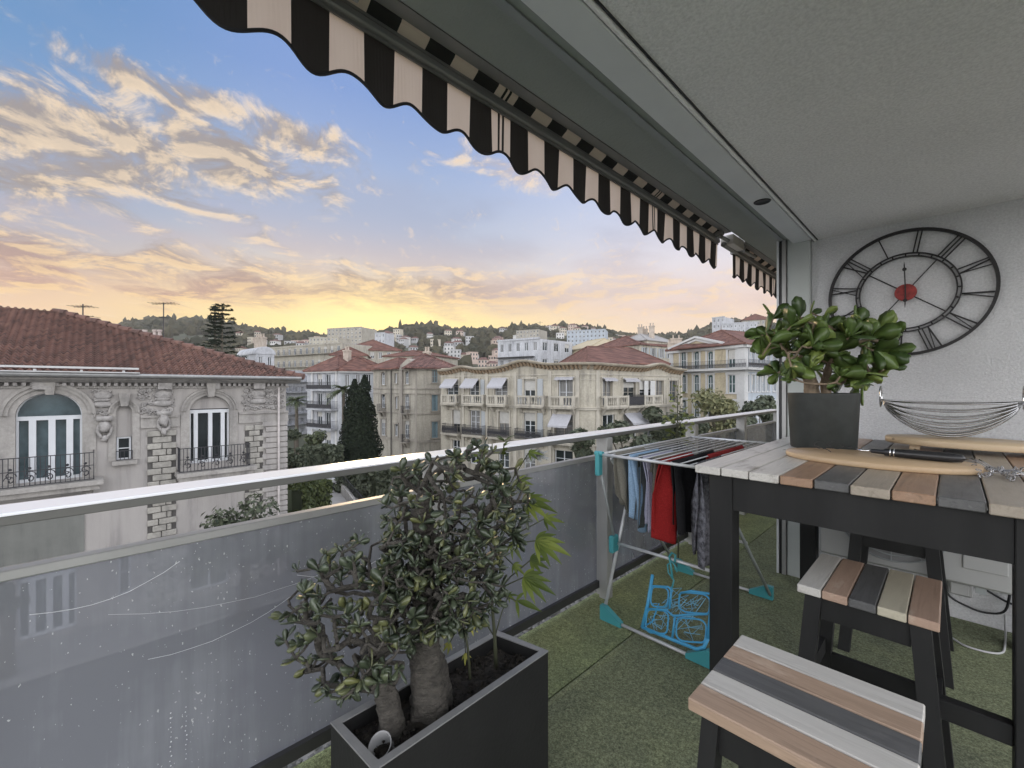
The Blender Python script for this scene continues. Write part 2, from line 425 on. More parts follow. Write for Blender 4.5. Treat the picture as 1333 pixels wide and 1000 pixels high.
def turf(name, c):
    m, nt, b = newmat(name); v = objco(nt)
    n = noise_tex(nt, 170, 3, .8, v); n2 = noise_tex(nt, 2.6, 6, .65, v, 1.); n3 = noise_tex(nt, 70, 4, .7, v)
    f = mth(nt, 'ADD', mth(nt, 'MULTIPLY', n.outputs['Fac'], .6), mth(nt, 'MULTIPLY', n3.outputs['Fac'], .4))
    cc = ramp(nt, f, [(.36, sc3(c, .42)), (.5, c), (.64, sc3(c, 1.85))])
    cc = mixc(nt, 1., cc, ramp(nt, n2.outputs['Fac'], [(.3, (.78, .78, .82)), (.7, (1.16, 1.16, 1.06))]), 'MULTIPLY')
    lk(nt, cc, b.inputs['Base Color']); b.inputs['Roughness'].default_value = .95; b.inputs['Specular IOR Level'].default_value = .15
    bump(nt, b, f, .9, .012)
    return m
TURF_LIT = turf('turf', (.24, .275, .15)); TURF_SHADE = turf('turf_shaded', (.205, .225, .142))  # one green turf, painted in a lit and a shaded tone
def glassmat():
    m, nt, b = newmat('dusty_glass')
    b.inputs['Roughness'].default_value = .10; b.inputs['Specular IOR Level'].default_value = .8
    v = objco(nt)
    sp = noise_tex(nt, 125, 2, .5, objco(nt, (1, 1, .6)))
    sp2 = noise_tex(nt, 2.3, 4, .6, v)
    thr = mth(nt, 'GREATER_THAN', mth(nt, 'ADD', sp.outputs['Fac'], mth(nt, 'MULTIPLY', sp2.outputs['Fac'], .16)), .79)
    dr = noise_tex(nt, 9, 5, .7, objco(nt, (1, 1, .06)))
    dirt = ramp(nt, mth(nt, 'MULTIPLY', dr.outputs['Fac'], sp2.outputs['Fac']), [(.24, (0, 0, 0)), (.42, (1, 1, 1))])
    c = mixc(nt, mth(nt, 'MULTIPLY', dirt, .35), (.30, .31, .345), (.52, .54, .57))
    c = mixc(nt, thr, c, (.62, .63, .63))
    lk(nt, c, b.inputs['Base Color'])
    tr = nt.nodes.new('ShaderNodeBsdfTransparent'); tr.inputs['Color'].default_value = (.80, .81, .84, 1)
    mx = nt.nodes.new('ShaderNodeMixShader')
    lk(nt, mth(nt, 'SUBTRACT', .47, mth(nt, 'MULTIPLY', mth(nt, 'MAXIMUM', thr, mth(nt, 'MULTIPLY', dirt, .3)), .30)), mx.inputs[0])
    lk(nt, b.outputs[0], mx.inputs[1]); lk(nt, tr.outputs[0], mx.inputs[2])
    lk(nt, mx.outputs[0], nt.nodes['Material Output'].inputs['Surface'])
    return m
GLASS = glassmat()
SCR = mat('scratch_white', (.75, .76, .78), .6, var=.1)
PANE = mat('window_pane', (.020, .026, .028), .06, var=.3, scale=1.2, spec=.6)
PANEB = mat('window_pane_blue', (.035, .06, .07), .06, var=.4, scale=.8, spec=.8)
PEBB = mat('pebble', (.20, .20, .19), .9, var=.5, scale=30)

# ================================================================ the balcony
def struct(mb, name, m, smooth=False):
    return tag(mb.build(name, m, smooth=smooth), kind='structure')
X1 = 1.35
struct(MB().box(-1.76, X1, -2.6, 9.0, -.25, -.012), 'balcony_floor', mat('concrete', (.32, .31, .29), .9, var=.2, bmp=.3))
struct(MB().box(-1.20, 1.35, -.8, 9.0, 2.55, 2.80).box(-.875 + .005, 1.35, -.6, 3.60, 2.40, 2.549), 'soffit', SOFF)
struct(MB().box(-.652, 1.35, -.6, 3.60, 2.368, 2.3995), 'ceiling', CEIL)
cp = MB()
cp.box(-1.622, -1.215, -2.5, 8.9, -.0119, .008)
tag(cp.build('artificial_turf', TURF_LIT), 'narrow strip of green artificial turf, coloured as lit, along the glass railing', 'carpet')
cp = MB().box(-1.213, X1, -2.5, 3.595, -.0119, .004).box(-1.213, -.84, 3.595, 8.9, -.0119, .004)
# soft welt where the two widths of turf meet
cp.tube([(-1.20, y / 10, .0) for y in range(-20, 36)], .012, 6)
tag(cp.build('artificial_turf', TURF_SHADE), 'wide green artificial turf, coloured as shaded, under the table and stools', 'carpet')
g = MB()
for i in range(1500):
    y = rnd.uniform(-1, 7); x = rnd.uniform(-1.735, -1.625); r = rnd.uniform(.006, .013)
    g.blob((x, y, r * .6 - .005), r, i, .3, 1, (1, 1.2, .7))
tag(g.build('gravel', PEBB), kind='stuff')

# wall with the clock, end column, door frame
wl = thing('side_wall', 'rough pale grey side wall of the balcony that carries the round clock', 'wall', (1.2, 3.7, 0))
MB().box(-.69, 1.35, 3.60, 3.85, -.005, 2.549).build('wall_face', WHITE, wl)
MB().box(-.83, -.69, 3.85, 9.0, -.005, 2.549).build('wall_return', mat('outer_render', (.55, .53, .47), .9, var=.08), wl)
cl = thing('end_column', 'smooth grey square column between the balcony edge and the clock wall', 'column', (-.76, 3.7, 0))
MB().box(-.828, -.692, 3.555, 3.849, 0, 2.548, bev=.004).build('shaft', mat('column_paint', (.50, .53, .51), .6, var=.06), cl)
fr = thing('door_frame', 'slim aluminium and black upright of a sliding door against the grey column', 'door frame', (-.86, 3.6, 0))
MB().box(-.856, -.832, 3.54, 3.62, 0, 2.398).build('jamb', ALUD, fr)
MB().box(-.874, -.858, 3.545, 3.61, 0, 2.398).build('seal', BLACKM, fr)
MB().box(-.890, -.876, 3.54, 3.62, 0, 2.398).build('outer_jamb', LACQ, fr)

hd = thing('window_header', 'long grey metal header beam with a bright edge under the ceiling', 'beam', (-.76, .5, 2.36))
MB().box(-.873, -.80, -2.6, 3.553, 2.405, 2.47).box(-.873, -.845, -2.6, 3.553, 2.392, 2.405).box(-.815, -.795, -2.6, 3.553, 2.390, 2.405).build('track', LACQD, hd)
MB().box(-.792, -.682, -2.6, 3.553, 2.360, 2.39, bev=.003).build('cover_plate', LACQ, hd)
t = MB(); q = [(-.680, 2.366), (-.676, 2.360), (-.668, 2.357), (-.662, 2.360), (-.659, 2.367)]
for k in range(4): t.add([(q[k][0], -2.6, q[k][1]), (q[k + 1][0], -2.6, q[k + 1][1]), (q[k + 1][0], 3.598, q[k + 1][1]), (q[k][0], 3.598, q[k][1])], [(0, 1, 2, 3)])
t.build('bright_trim', mat('trim_white', (.88, .88, .88), .3, var=.03), hd, True)
MB().box(-.657, -.6525, -2.6, 3.598, 2.362, 2.39).build('shadow_gap', BLACKM, hd)
sp = thing('recessed_spotlight', 'small round black recessed spotlight in the grey header, switched off', 'spotlight', (-.727, 2.62, 2.36))
MB().lathe([(.0, .0), (.034, .0), (.036, -.003), (.040, -.003), (.042, .0005)], 28, (-.727, 2.62, 2.3585)).build('trim_ring', BLACKM, sp, True)

# railing
RL = thing('balcony_railing', 'aluminium balcony railing with broad handrail and dusty frosted glass panels', 'railing', (-1.6, 2.3, 0))
YA, YB = -1.7, 6.30
hr = MB(); pr = [(-1.652, 1.052), (-1.648, 1.056), (-1.534, 1.056), (-1.530, 1.052), (-1.530, 1.049), (-1.652, 1.049)]
for a, b in ((YA, .748), (.7495, 3.66), (3.6615, YB)):
    n = len(pr); vs = [(x, a, z) for x, z in pr] + [(x, b, z) for x, z in pr]
    hr.add(vs, [(i, n + i, n + (i + 1) % n, (i + 1) % n) for i in range(n)] + [tuple(range(n)), tuple(range(2 * n - 1, n - 1, -1))])
hr.build('handrail', mat('handrail_aluminium_sheen', (.93, .94, .97), .22, .05, var=.03, scale=9), RL)  # near-white colour paints the sky's sheen onto the rail top
MB().box(-1.648, -1.5335, YA, YB, 1.026, 1.0485, bev=.002).build('handrail_shaded_face', mat('handrail_shaded_face', (.16, .16, .15), .4, .3, var=.1), RL)  # shaded face of the handrail, painted dark as its own part
MB().box(-1.622, -1.584, YA, YB, .882, .908, bev=.003).build('mid_rail', ALUD, RL)
MB().box(-1.622, -1.578, YA, YB, .062, .108, bev=.002).build('bottom_rail', mat('rail_black', (.05, .05, .05), .4, .3), RL)
py = [-1.6, -.3, 1.04, 2.34, 3.66, 4.89, 6.24]
for y in py:
    MB().box(-1.572, -1.512, y - .032, y + .032, 0.008, 1.0255, bev=.003).box(-1.60, -1.573, y - .02, y + .02, .02, 1.0255).build('post', ALUD, RL)
for a, b in zip(py[:-1], py[1:]):
    gp = MB().box(-1.606, -1.598, a + .045, b - .015, .1085, .8815).build('glass_panel', GLASS, RL)
    for q in ((a + .036, a + .0445), (b - .0145, b - .008)): MB().box(-1.608, -1.596, *q, .109, .881).build('edge_seal', ALU, gp)
    if a < 1:                                     # long scratches and dried runs on the near panes
        s = MB()
        for k in range(4 if a < .5 else 2):
            z = rnd.uniform(.55, .86); y0 = rnd.uniform(a + .1, b - .5); L = rnd.uniform(.25, .7); sl_ = rnd.uniform(-.12, .18)
            s.tube([(-1.5972, y0 + L * j / 8, z + sl_ * L * j / 8 - .14 * (j / 8) * (1 - j / 8) + rnd.uniform(-.002, .002)) for j in range(9) if y0 + L < b], rnd.uniform(.0004, .0009), 4)
        for k in range(4):
            y0 = rnd.uniform(a + .1, b - .1); z = rnd.uniform(.35, .6)
            for j in range(rnd.randint(6, 14)): s.blob((-1.5975, y0 + rnd.uniform(-.002, .002), z - j * .014), rnd.uniform(.001, .0022), j)
        s.build('scratch', SCR, gp)['kind'] = 'stuff'

# awnings
BLK = mat('awning_black', (.018, .018, .018), .85, var=.2); CRM = mat('awning_cream', (.68, .57, .49), .85, var=.06, scale=6)
BLK2, CRM2 = BLK.copy(), CRM.copy()
for m_, k_ in ((CRM, .5), (BLK, .012)):
    n_ = m_.node_tree; tr = n_.nodes.new('ShaderNodeBsdfTranslucent'); tr.inputs['Color'].default_value = (.85, .74, .64, 1); mx = n_.nodes.new('ShaderNodeMixShader'); mx.inputs[0].default_value = k_
    lk(n_, n_.nodes['Principled BSDF'].outputs[0], mx.inputs[1]); lk(n_, tr.outputs[0], mx.inputs[2]); lk(n_, mx.outputs[0], n_.nodes['Material Output'].inputs['Surface'])
TRIM = mat('awning_binding', (.03, .03, .035), .8); BAR = mat('awning_bar', (.26, .26, .255), .45, .3, var=.1)
def awning(y0, y1, label):
    a = thing('retracted_awning', label, 'awning', (-1.3, (y0 + y1) / 2, 2.5))
    MB().box(-1.325, -1.285, y0, y1, 2.485, 2.515, bev=.006).box(-1.322, -1.30, y0, y1, 2.474, 2.484).box(-1.318, -1.290, y0, y1, 2.516, 2.527).build('front_bar', BAR, a)
    val = MB(); fab = MB(); tr = MB(); NS = 9; y = y0; w_ = .1079
    k0 = int(round((y0 - .2937) / w_)); edge = []
    y = .2937 + k0 * w_
    while y < y1:
        for j in range(NS):
            ya, yb = y + w_ * j / NS, y + w_ * (j + 1) / NS
            if yb > y1 or ya < y0: continue
            def zb(q): return 2.300 - .024 * math.cos((q - .2937 - w_ * 1.62) / (2 * w_) * 2 * math.pi)
            def xo(q): return -1.308 + .006 * math.sin(q * 23) + .004 * math.sin(q * 51)
            val.mi = fab.mi = 0 if k0 % 2 else 1
            if k0 % 2 == 0 and k0 % 12 == 8 and j in (3, 5): val.mi = fab.mi = 0
            za, zz = zb(ya), zb(yb)
            val.add([(-1.306, ya, 2.476), (-1.306, yb, 2.476), (xo(yb), yb, zz), (xo(ya), ya, za)], [(0, 1, 2, 3)])
            fab.add([(-1.296, ya, 2.525), (-1.296, yb, 2.525), (-1.262, yb, 2.545), (-1.262, ya, 2.545), (-1.205, yb, 2.62), (-1.205, ya, 2.62)], [(0, 1, 2, 3), (3, 2, 4, 5)])
            edge.append((xo(ya), ya, za))
        y += w_; k0 += 1
    tr.tube(edge, .0055, 5)
    v = val.build('valance', [BLK, CRM], a); tr.build('binding', TRIM, v)
    fab.build('canopy', [BLK2, CRM2], a)
    MB().box(-1.255, -1.205, y0, y1, 2.55, 2.66).build('cassette', BAR, a)
    for q in (y0 + .06, y1 - .12, (y0 + y1) / 2 * .2 + .05):
        if y0 < q < y1: MB().box(-1.30, -1.23, q, q + .05, 2.515, 2.545, bev=.004).tube([(-1.285, q + .025, 2.53), (-1.245, q + .025, 2.50), (-1.235, q + .30, 2.505)], .014, 8).build('arm_joint', BAR, a)
awning(-1.4, 3.56, 'long black and cream striped awning, rolled back, its scalloped valance reaching overhead')
awning(3.88, 6.6, 'shorter striped awning beyond the gap, farther down the balcony')
MB().box(-1.29, -1.20, 3.60, 3.84, 2.50, 2.549).box(-1.27, -1.22, 3.57, 3.87, 2.46, 2.50)
br = thing('awning_bracket', 'pale wall bracket in the gap between the two striped awnings', 'bracket', (-1.25, 3.72, 2.5))
MB().box(-1.30, -1.20, 3.60, 3.84, 2.47, 2.549, bev=.005).build('bracket_plate', mat('bracket_cream', (.55, .52, .48), .6), br)
MB().tube([(-1.27, 3.58, 2.475), (-1.27, 3.86, 2.475)], .02, 10).build('bracket_roller', BAR, br)
# ================================================================ the town
def rampf(tab, x):
    if x <= tab[0][0]: return tab[0][1]
    for (a, b), (c, d) in zip(tab[:-1], tab[1:]):
        if x <= c: return b + (d - b) * (x - a) / (c - a)
    return tab[-1][1]
RIDGE = [(-900, 428), (-200, 426), (0, 430), (100, 432), (150, 428), (178, 423), (205, 418), (232, 424), (250, 419), (290, 424), (330, 431), (380, 437), (430, 441), (470, 440), (500, 435), (530, 429), (560, 428), (600, 433), (640, 434), (670, 431), (700, 431), (740, 428), (770, 430), (800, 437), (830, 441), (890, 438), (930, 426), (960, 421), (1000, 424), (1060, 428), (1200, 440), (1600, 450), (2600, 470)]
FAR = 640.
def ter(x, y):
    D = -SN * x + CS * y; r = CS * x + SN * y
    if D < 60: return GZ
    px = CX + FL * r / D
    top = ZA(rampf(RIDGE, px), FAR) - 7
    t = min(1, max(0, (D - 150) / (FAR - 150)))
    h = GZ + (top - GZ) * (t * t * (3 - 2 * t)) ** .9
    n = noise.noise(Vector((x * .012, y * .012, .3))) * 9 * t * (1 - t * .75)
    return h + n
def hills():
    vs, fs = [], []
    rs = [60, 90, 120, 150, 180, 215, 250, 290, 330, 375, 420, 470, 520, 570, 610, 640, 680, 740, 850, 1000]
    pxs = [-900 + 40 * i for i in range(76)]
    for D in rs:
        for px in pxs:
            q = P(px, D); z = ter(q.x, q.y)
            if D > 645: z = ter(*P(px, 640.)) - (D - 640) * .35
            vs.append((q.x, q.y, z - .02))
    n = len(pxs)
    for i in range(len(rs) - 1):
        for j in range(n - 1): fs.append((i * n + j, i * n + j + 1, (i + 1) * n + j + 1, (i + 1) * n + j))
    struct(MB().add(vs, fs), 'hills', mat('hill_ground', (.07, .075, .045), .95, var=.5, scale=.03, fine=.3), True)
hills()
gm = MB().add([(-3000, -3000, GZ - .05), (3000, -3000, GZ - .05), (3000, 3000, GZ - .05), (-3000, 3000, GZ - .05)], [(0, 1, 2, 3)])
struct(gm, 'ground', mat('town_ground', (.13, .13, .11), .95, var=.4, scale=.08, fine=2))

# woods that cover the hills, with clearings where the houses stand
spots = [(rnd.uniform(310, 480), rnd.uniform(210, 480)) for _ in range(56)] + [(rnd.uniform(480, 660), rnd.uniform(150, 480)) for _ in range(84)] + [(rnd.uniform(640, 860), rnd.uniform(140, 500)) for _ in range(90)] + [(rnd.uniform(860, 1010), rnd.uniform(140, 330)) for _ in range(18)] + [(rnd.uniform(300, 660), rnd.uniform(100, 190)) for _ in range(44)]
spots = [s for s in spots if not (520 < s[0] < 640 and s[1] > 330 and rnd.random() < .35)]
clear = [(P(*s), P(s[0], s[1] - 13)) for s in spots]
FOR = leafmat('forest_leaf', (.030, .032, .020), (.075, .068, .042), .9, 0, .02, .1)
fm = MB()
for i in range(5200):
    px = rnd.uniform(100, 1120); D = 640 - 430 * rnd.random() ** 1.45
    q = P(px, D); z = ter(q.x, q.y); r = rnd.uniform(3.2, 6.2) * (.75 + .35 * D / 640)
    if noise.noise(Vector((q.x * .02, q.y * .02, 5))) < -.28 and D < 520: continue
    if any((q - u).length < 9 or (q - v).length < 8.5 for u, v in clear): continue
    if rnd.random() < .04: fm.blob((q.x, q.y, z + r * 1.3), r * .6, i, .3, 1, (.8, .8, 2.1))
    else: fm.blob((q.x, q.y, z + r * .5), r, i, .5, 2 if D < 480 else 1, (1, 1, rnd.uniform(.7, 1.15)))
tag(fm.build('forest', FOR), kind='stuff')

# ---- facade materials
CREAM = mat('cream_stucco', (.41, .38, .31), .9, var=.12, scale=.8, fine=6, streak=0.45)
CREAMT = mat('cream_trim', (.44, .41, .345), .85, var=.12, scale=1.5, streak=0.35)
BEIGE = mat('beige_stucco', (.36, .335, .28), .9, var=.14, scale=.7, fine=6, streak=0.4)
BEIGET = mat('beige_trim', (.30, .275, .235), .9, var=.15, scale=1, streak=0.3)
WHITES = mat('white_stucco', (.44, .45, .47), .9, var=.1, scale=.5, fine=3, streak=0.4)
PALEB = mat('pale_blue_stucco', (.38, .42, .46), .9, var=.1, scale=.5, streak=0.3)
YELL = mat('yellow_stucco', (.46, .40, .28), .9, var=.1, scale=.6, fine=5, streak=0.3)
WTRIM = mat('white_trim', (.50, .50, .49), .8, var=.06)
SHUT = mat('grey_shutter', (.36, .38, .39), .7, var=.15, stretch=(1, 1, 9), scale=5)
SHUTB = mat('blue_shutter', (.18, .26, .29), .7, var=.15, stretch=(1, 1, 9), scale=5)
FRAME = mat('window_frame_white', (.60, .62, .64), .5, var=.04)
IRON = mat('wrought_iron', (.035, .035, .04), .5, .3)
TILE = tilemat('pantile_red', (.14, .066, .05), .8); TILE2 = tilemat('pantile_brown', (.13, .066, .054), -.6)
FLATR = mat('flat_roof', (.30, .29, .28), .9)
AWNC = mat('window_awning_cloth', (.38, .38, .40), .8, var=.1, scale=8)
CORBEL = mat('cornice_ochre', (.34, .25, .165), .9, var=.2, scale=3)
CHIM = mat('chimney_brick', (.42, .36, .30), .9, var=.25, scale=2)

PANEC = mat('curtained_pane', (.16, .16, .155), .25, var=.5, scale=3, stretch=(5, 5, .3)); PANEG = mat('grey_pane', (.06, .07, .075), .08, var=.6, scale=.8)
BLIND = mat('roller_blind', (.42, .41, .38), .7, var=.12)
WRND = random.Random(4)
def window(root, F, u0, u1, z0, z1, arch=0, dep=.22, frame=FRAME, pane=PANE, mull=1, tran=0, fw=.07):
    m = MB(); w0, w1 = -dep + .02, -dep + .08
    zt = z1 - arch
    F.box(m, u0, u0 + fw, w0, w1, z0, zt); F.box(m, u1 - fw, u1, w0, w1, z0, zt)
    F.box(m, u0 + fw, u1 - fw, w0, w1, z0, z0 + fw)
    if arch:
        o = archpts(u0, u1, zt, arch, 10)
        m.tube([F.pt(u, (w0 + w1) / 2, z) for u, z in o], fw * .6, 4)
    else: F.box(m, u0 + fw, u1 - fw, w0, w1, z1 - fw, z1)
    zz = (zt if arch else z1 - fw)
    for k in range(mull):
        c = u0 + (u1 - u0) * (k + 1) / (mull + 1); F.box(m, c - fw * .5, c + fw * .5, w0 + .005, w1 + .02, z0 + fw, zz)
    for k in range(tran):
        c = z0 + (z1 - z0) * (k + 1) / (tran + 1); F.box(m, u0 + fw, u1 - fw, w0 + .01, w1 - .01, c - fw * .3, c + fw * .3)
    f = m.build('window', frame, root)
    if pane is PANE: pane = WRND.choice((PANE, PANE, PANEC, PANEG))
    if not arch and u1 - u0 > .7 and WRND.random() < .3:
        bl_ = MB(); F.box(bl_, u0 + fw + .002, u1 - fw - .002, w1 + .022, w1 + .032, z1 - (z1 - z0) * WRND.uniform(.2, .65), z1 - .01); bl_.build('roller_blind', BLIND, f)
    p = MB(); pts = ([(u0, z0), (u1, z0)] + [(u, z) for u, z in reversed(archpts(u0, u1, zt, arch, 10))]) if arch else [(u0, z0), (u1, z0), (u1, z1), (u0, z1)]
    n = len(pts)
    p.add([F.pt(u, -dep, z) for u, z in pts] + [F.pt(u, -dep + .012, z) for u, z in pts], [tuple(range(n)), tuple(range(n, 2 * n))] + [(i, (i + 1) % n, n + (i + 1) % n, n + i) for i in range(n)])
    p.build('pane', pane, f)
    return f
def shutter(root, F, u0, u1, z0, z1, m=SHUT, w=.03):
    b = MB(); F.box(b, u0, u1, w - .02, w + .02, z0, z1)
    k = max(4, int((z1 - z0) / .22))
    for i in range(k): 
        z = z0 + (z1 - z0) * (i + .2) / k; F.box(b, u0 + .03, u1 - .03, w + .02, w + .035, z, z + (z1 - z0) / k * .6)
    b.build('shutter', m, root)
def surround(mb, F, u0, u1, z0, z1, t=.14, w=.05, sill=True):
    F.box(mb, u0 - t, u0, .001, w, z0, z1); F.box(mb, u1, u1 + t, .001, w, z0, z1)
    F.box(mb, u0 - t - .05, u1 + t + .05, .001, w + .05, z1, z1 + t * 1.2)
    if sill: F.box(mb, u0 - t - .05, u1 + t + .05, .001, w + .08, z0 - .12, z0)
def iron_rail(root, F, u0, u1, z, h=.95, w=.75, step=.12, name='balcony_railing', m=IRON, solid=0, sides=True, mid=False, r=.014):
    b = MB()
    for zz in (z + .05, z + h): b.tube([F.pt(u0, w, zz), F.pt(u1, w, zz)], .02, 4)
    if mid: b.tube([F.pt(u0, w, z + h * .55), F.pt(u1, w, z + h * .55)], .016, 4)
    n = int((u1 - u0) / step)
    for i in range(n + 1):
        u = u0 + (u1 - u0) * i / n; b.tube([F.pt(u, w, z + .05), F.pt(u, w, z + h)], r, 4)
    if sides:
        for u in (u0, u1):
            for zz in (z + .05, z + h): b.tube([F.pt(u, .02, zz), F.pt(u, w, zz)], .02, 4)
            for k in range(1, 5): b.tube([F.pt(u, w * k / 5, z + .05), F.pt(u, w * k / 5, z + h)], r, 4)
    if solid:                                     # pressed ornament between the bars
        for i in range(n):
            u = u0 + (u1 - u0) * (i + .5) / n
            b.tube([F.pt(u + .05 * math.cos(q), w, z + h * .45 + .16 * math.sin(q)) for q in [k * 1.05 for k in range(6)]], .016, 4, True)
            F.box(b, u - .035, u + .035, w - .004, w + .004, z + .1, z + h * solid)
    return b.build(name, m, root)
def balcony(root, F, u0, u1, z, w=.8, th=.18, m=CREAMT, corbels=True):
    b = MB(); F.box(b, u0, u1, .001, w, z - th, z); F.box(b, u0 - .06, u1 + .06, .001, w + .06, z - .07, z - .012)
    if corbels:
        for u in (u0 + .25, u1 - .25):
            b.hexa([F.pt(u - .12, .001, z - th - .55), F.pt(u + .12, .001, z - th - .55), F.pt(u + .12, .12, z - th - .55), F.pt(u - .12, .12, z - th - .55),
                    F.pt(u - .12, .001, z - th), F.pt(u + .12, .001, z - th), F.pt(u + .12, w * .75, z - th), F.pt(u - .12, w * .75, z - th)])
    return b.build('balcony', m, root)
def hood(root, F, u0, u1, z1, drop, out, m=AWNC):
    b = MB(); o = []
    for i in range(9):
        u = u0 + (u1 - u0) * i / 8; sag = .03 * math.sin(i * 2.1)
        o += [F.pt(u, .06, z1), F.pt(u, out * .5, z1 - drop * .5 + sag), F.pt(u, out, z1 - drop), F.pt(u, out + .01, z1 - drop - .16 - .04 * (i % 2))]
    for i in range(8):
        for k in range(3): b.add([o[i * 4 + k], o[i * 4 + k + 1], o[i * 4 + 5 + k], o[i * 4 + 4 + k]], [(0, 1, 2, 3)])
    b.tube([F.pt(u0 + .02, .02, z1 - drop * 1.05), F.pt(u0 + .02, out, z1 - drop)], .015, 4).tube([F.pt(u1 - .02, .02, z1 - drop * 1.05), F.pt(u1 - .02, out, z1 - drop)], .015, 4)
    b.build('window_awning', m, root)
def roofquad(mb, pts): mb.add(pts, [tuple(range(len(pts)))])
def hip_roof(root, c4, ze, rise, inset, over=.5, m=TILE, name='roof'):
    """c4: footprint corners; hipped roof with ridge along the longer side"""
    c = [Vector(p) for p in c4]; ctr = sum(c, Vector((0, 0))) / 4
    c = [ctr + (p - ctr) * (1 + over / max(.1, (p - ctr).length)) for p in c]
    if (c[1] - c[0]).length < (c[2] - c[1]).length: c = c[1:] + c[:1]
    a = (c[0] + c[3]) / 2; b = (c[1] + c[2]) / 2; d = (b - a)
    a2, b2 = a + d * inset, b - d * inset
    A, B = (a2.x, a2.y, ze + rise), (b2.x, b2.y, ze + rise)
    q = [(p.x, p.y, ze) for p in c]; lo = [(p.x, p.y, ze - .16) for p in c]
    mb = MB().add(q + [A, B], [(0, 1, 5, 4), (1, 2, 5), (2, 3, 4, 5), (3, 0, 4)])
    mb.add(q + lo, [(0, 1, 5, 4), (1, 2, 6, 5), (2, 3, 7, 6), (3, 0, 4, 7), (7, 6, 5, 4)])
    for e, f in ((A, B), (q[0], A), (q[3], A), (q[1], B), (q[2], B)): mb.tube([e, f], .13, 5)
    return mb.build(name, m, root)
def chimney(root, x, y, z0, z1, w=.5, d=.5, rz=.5, m=CHIM, pots=2):
    M = Matrix.Translation((x, y, 0)) @ Matrix.Rotation(rz, 4, 'Z')
    b = MB().box(-w, w, -d, d, z0, z1, M).box(-w - .08, w + .08, -d - .08, d + .08, z1 - .2, z1 - .05, M)
    for k in range(pots): b.lathe([(.13, z1), (.11, z1 + .45), (.15, z1 + .47), (.15, z1 + .55), (.0, z1 + .56)], 8, M=M @ Matrix.Translation((-w + (k + .5) * 2 * w / pots, 0, 0)))
    b.build('chimney', m, root)
def boxwall(mb, F, L, depth, z0, z1, right=True):
    """sides, back and lid behind a facade (the front itself comes from Fac.wall)"""
    p = [F.pt(0, 0, z0), F.pt(L, 0, z0), F.pt(L, -depth, z0), F.pt(0, -depth, z0)]; t = [Vector((q.x, q.y, z1)) for q in p]
    mb.add(p + t, ([(1, 2, 6, 5)] if right else []) + [(2, 3, 7, 6), (3, 0, 4, 7), (4, 5, 6, 7)])
def grid_block(name, label, pxa, Da, pxb, Db, depth, ytop, rows, cols, wm, roof='flat', rise=2., zb=None, balc=False, wfrac=(.42, .52), group=None, side=None, roofm=None, chim=0, pane=PANE, top_px=None, lab_cat='apartment block', shut=None):
    F = Fac(P(pxa, Da), P(pxb, Db)); zt = ZA(ytop, Da if top_px is None else top_px)
    if zb is None: zb = min(ter(*F.a), ter(*F.b)) - .5
    r = thing(name, label, lab_cat, (F.a.x, F.a.y, zb), group=group)
    rh = (zt - zb - .4) / rows if rows else 3.1
    rh = min(rh, 3.4)
    wins = []
    for i in range(rows):
        for j in range(cols):
            uc = F.L * (j + .5) / cols; hw = F.L / cols * wfrac[0] / 2; z1 = zt - .55 - i * rh; z0 = z1 - rh * wfrac[1]
            if z0 > zb + .3: wins.append((uc - hw, uc + hw, z0, z1))
    mb = MB(); F.wall(mb, 0, F.L, zb, zt, wins, .2); boxwall(mb, F, F.L, depth, zb, zt, not side)
    if roof == 'flat':
        F.box(mb, -.15, F.L + .15, -.05, .15, zt - .05, zt + .35)
    mb.build('wall', wm, r)
    for q in wins:
        window(r, F, *q, dep=.18, mull=1, fw=.08, pane=pane)
        if shut: shutter(r, F, q[0] - (q[1] - q[0]) * .5, q[0] - .02, q[2], q[3], shut); shutter(r, F, q[1] + .02, q[1] + (q[1] - q[0]) * .5, q[2], q[3], shut)
    if balc:
        for i in range(rows):
            z = zt - .55 - i * rh - rh * wfrac[1] - .05
            if z > zb + 1:
                b = balcony(r, F, .2, F.L - .2, z, 1.0, .16, wm, False); iron_rail(b, F, .25, F.L - .25, z, .95, .95, .3, r=.02)
    if roof == 'hip': hip_roof(r, [F.pt(0, 0, 0).xy, F.pt(F.L, 0, 0).xy, F.pt(F.L, -depth, 0).xy, F.pt(0, -depth, 0).xy], zt, rise, .22, m=roofm or TILE)
    elif roof == 'flat':
        f = MB(); F.box(f, .3, F.L - .3, -depth + .3, -.4, zt + .01, zt + .12); f.build('roof', FLATR, r)
    for k in range(chim):
        q = F.pt(F.L * (k + .5) / chim, -depth * .4, 0); chimney(r, q.x, q.y, zt, zt + 1.6 + (rise if roof == 'hip' else 0), .5, .4)
    if side:
        pxc, Dc, sr, scn = side
        G = Fac(F.b, P(pxc, Dc)); w2 = []
        for i in range(sr):
            for j in range(scn):
                uc = G.L * (j + .5) / scn; hw = G.L / scn * wfrac[0] / 2; z1 = zt - .55 - i * rh; z0 = z1 - rh * wfrac[1]
                w2.append((uc - hw, uc + hw, z0, z1))
        s = MB(); G.wall(s, 0, G.L, zb, zt - .001, w2, .2); s.build('side_wall', wm, r)
        for q in w2: window(r, G, *q, dep=.18, mull=1, fw=.08, pane=pane)
    return r, F, zt

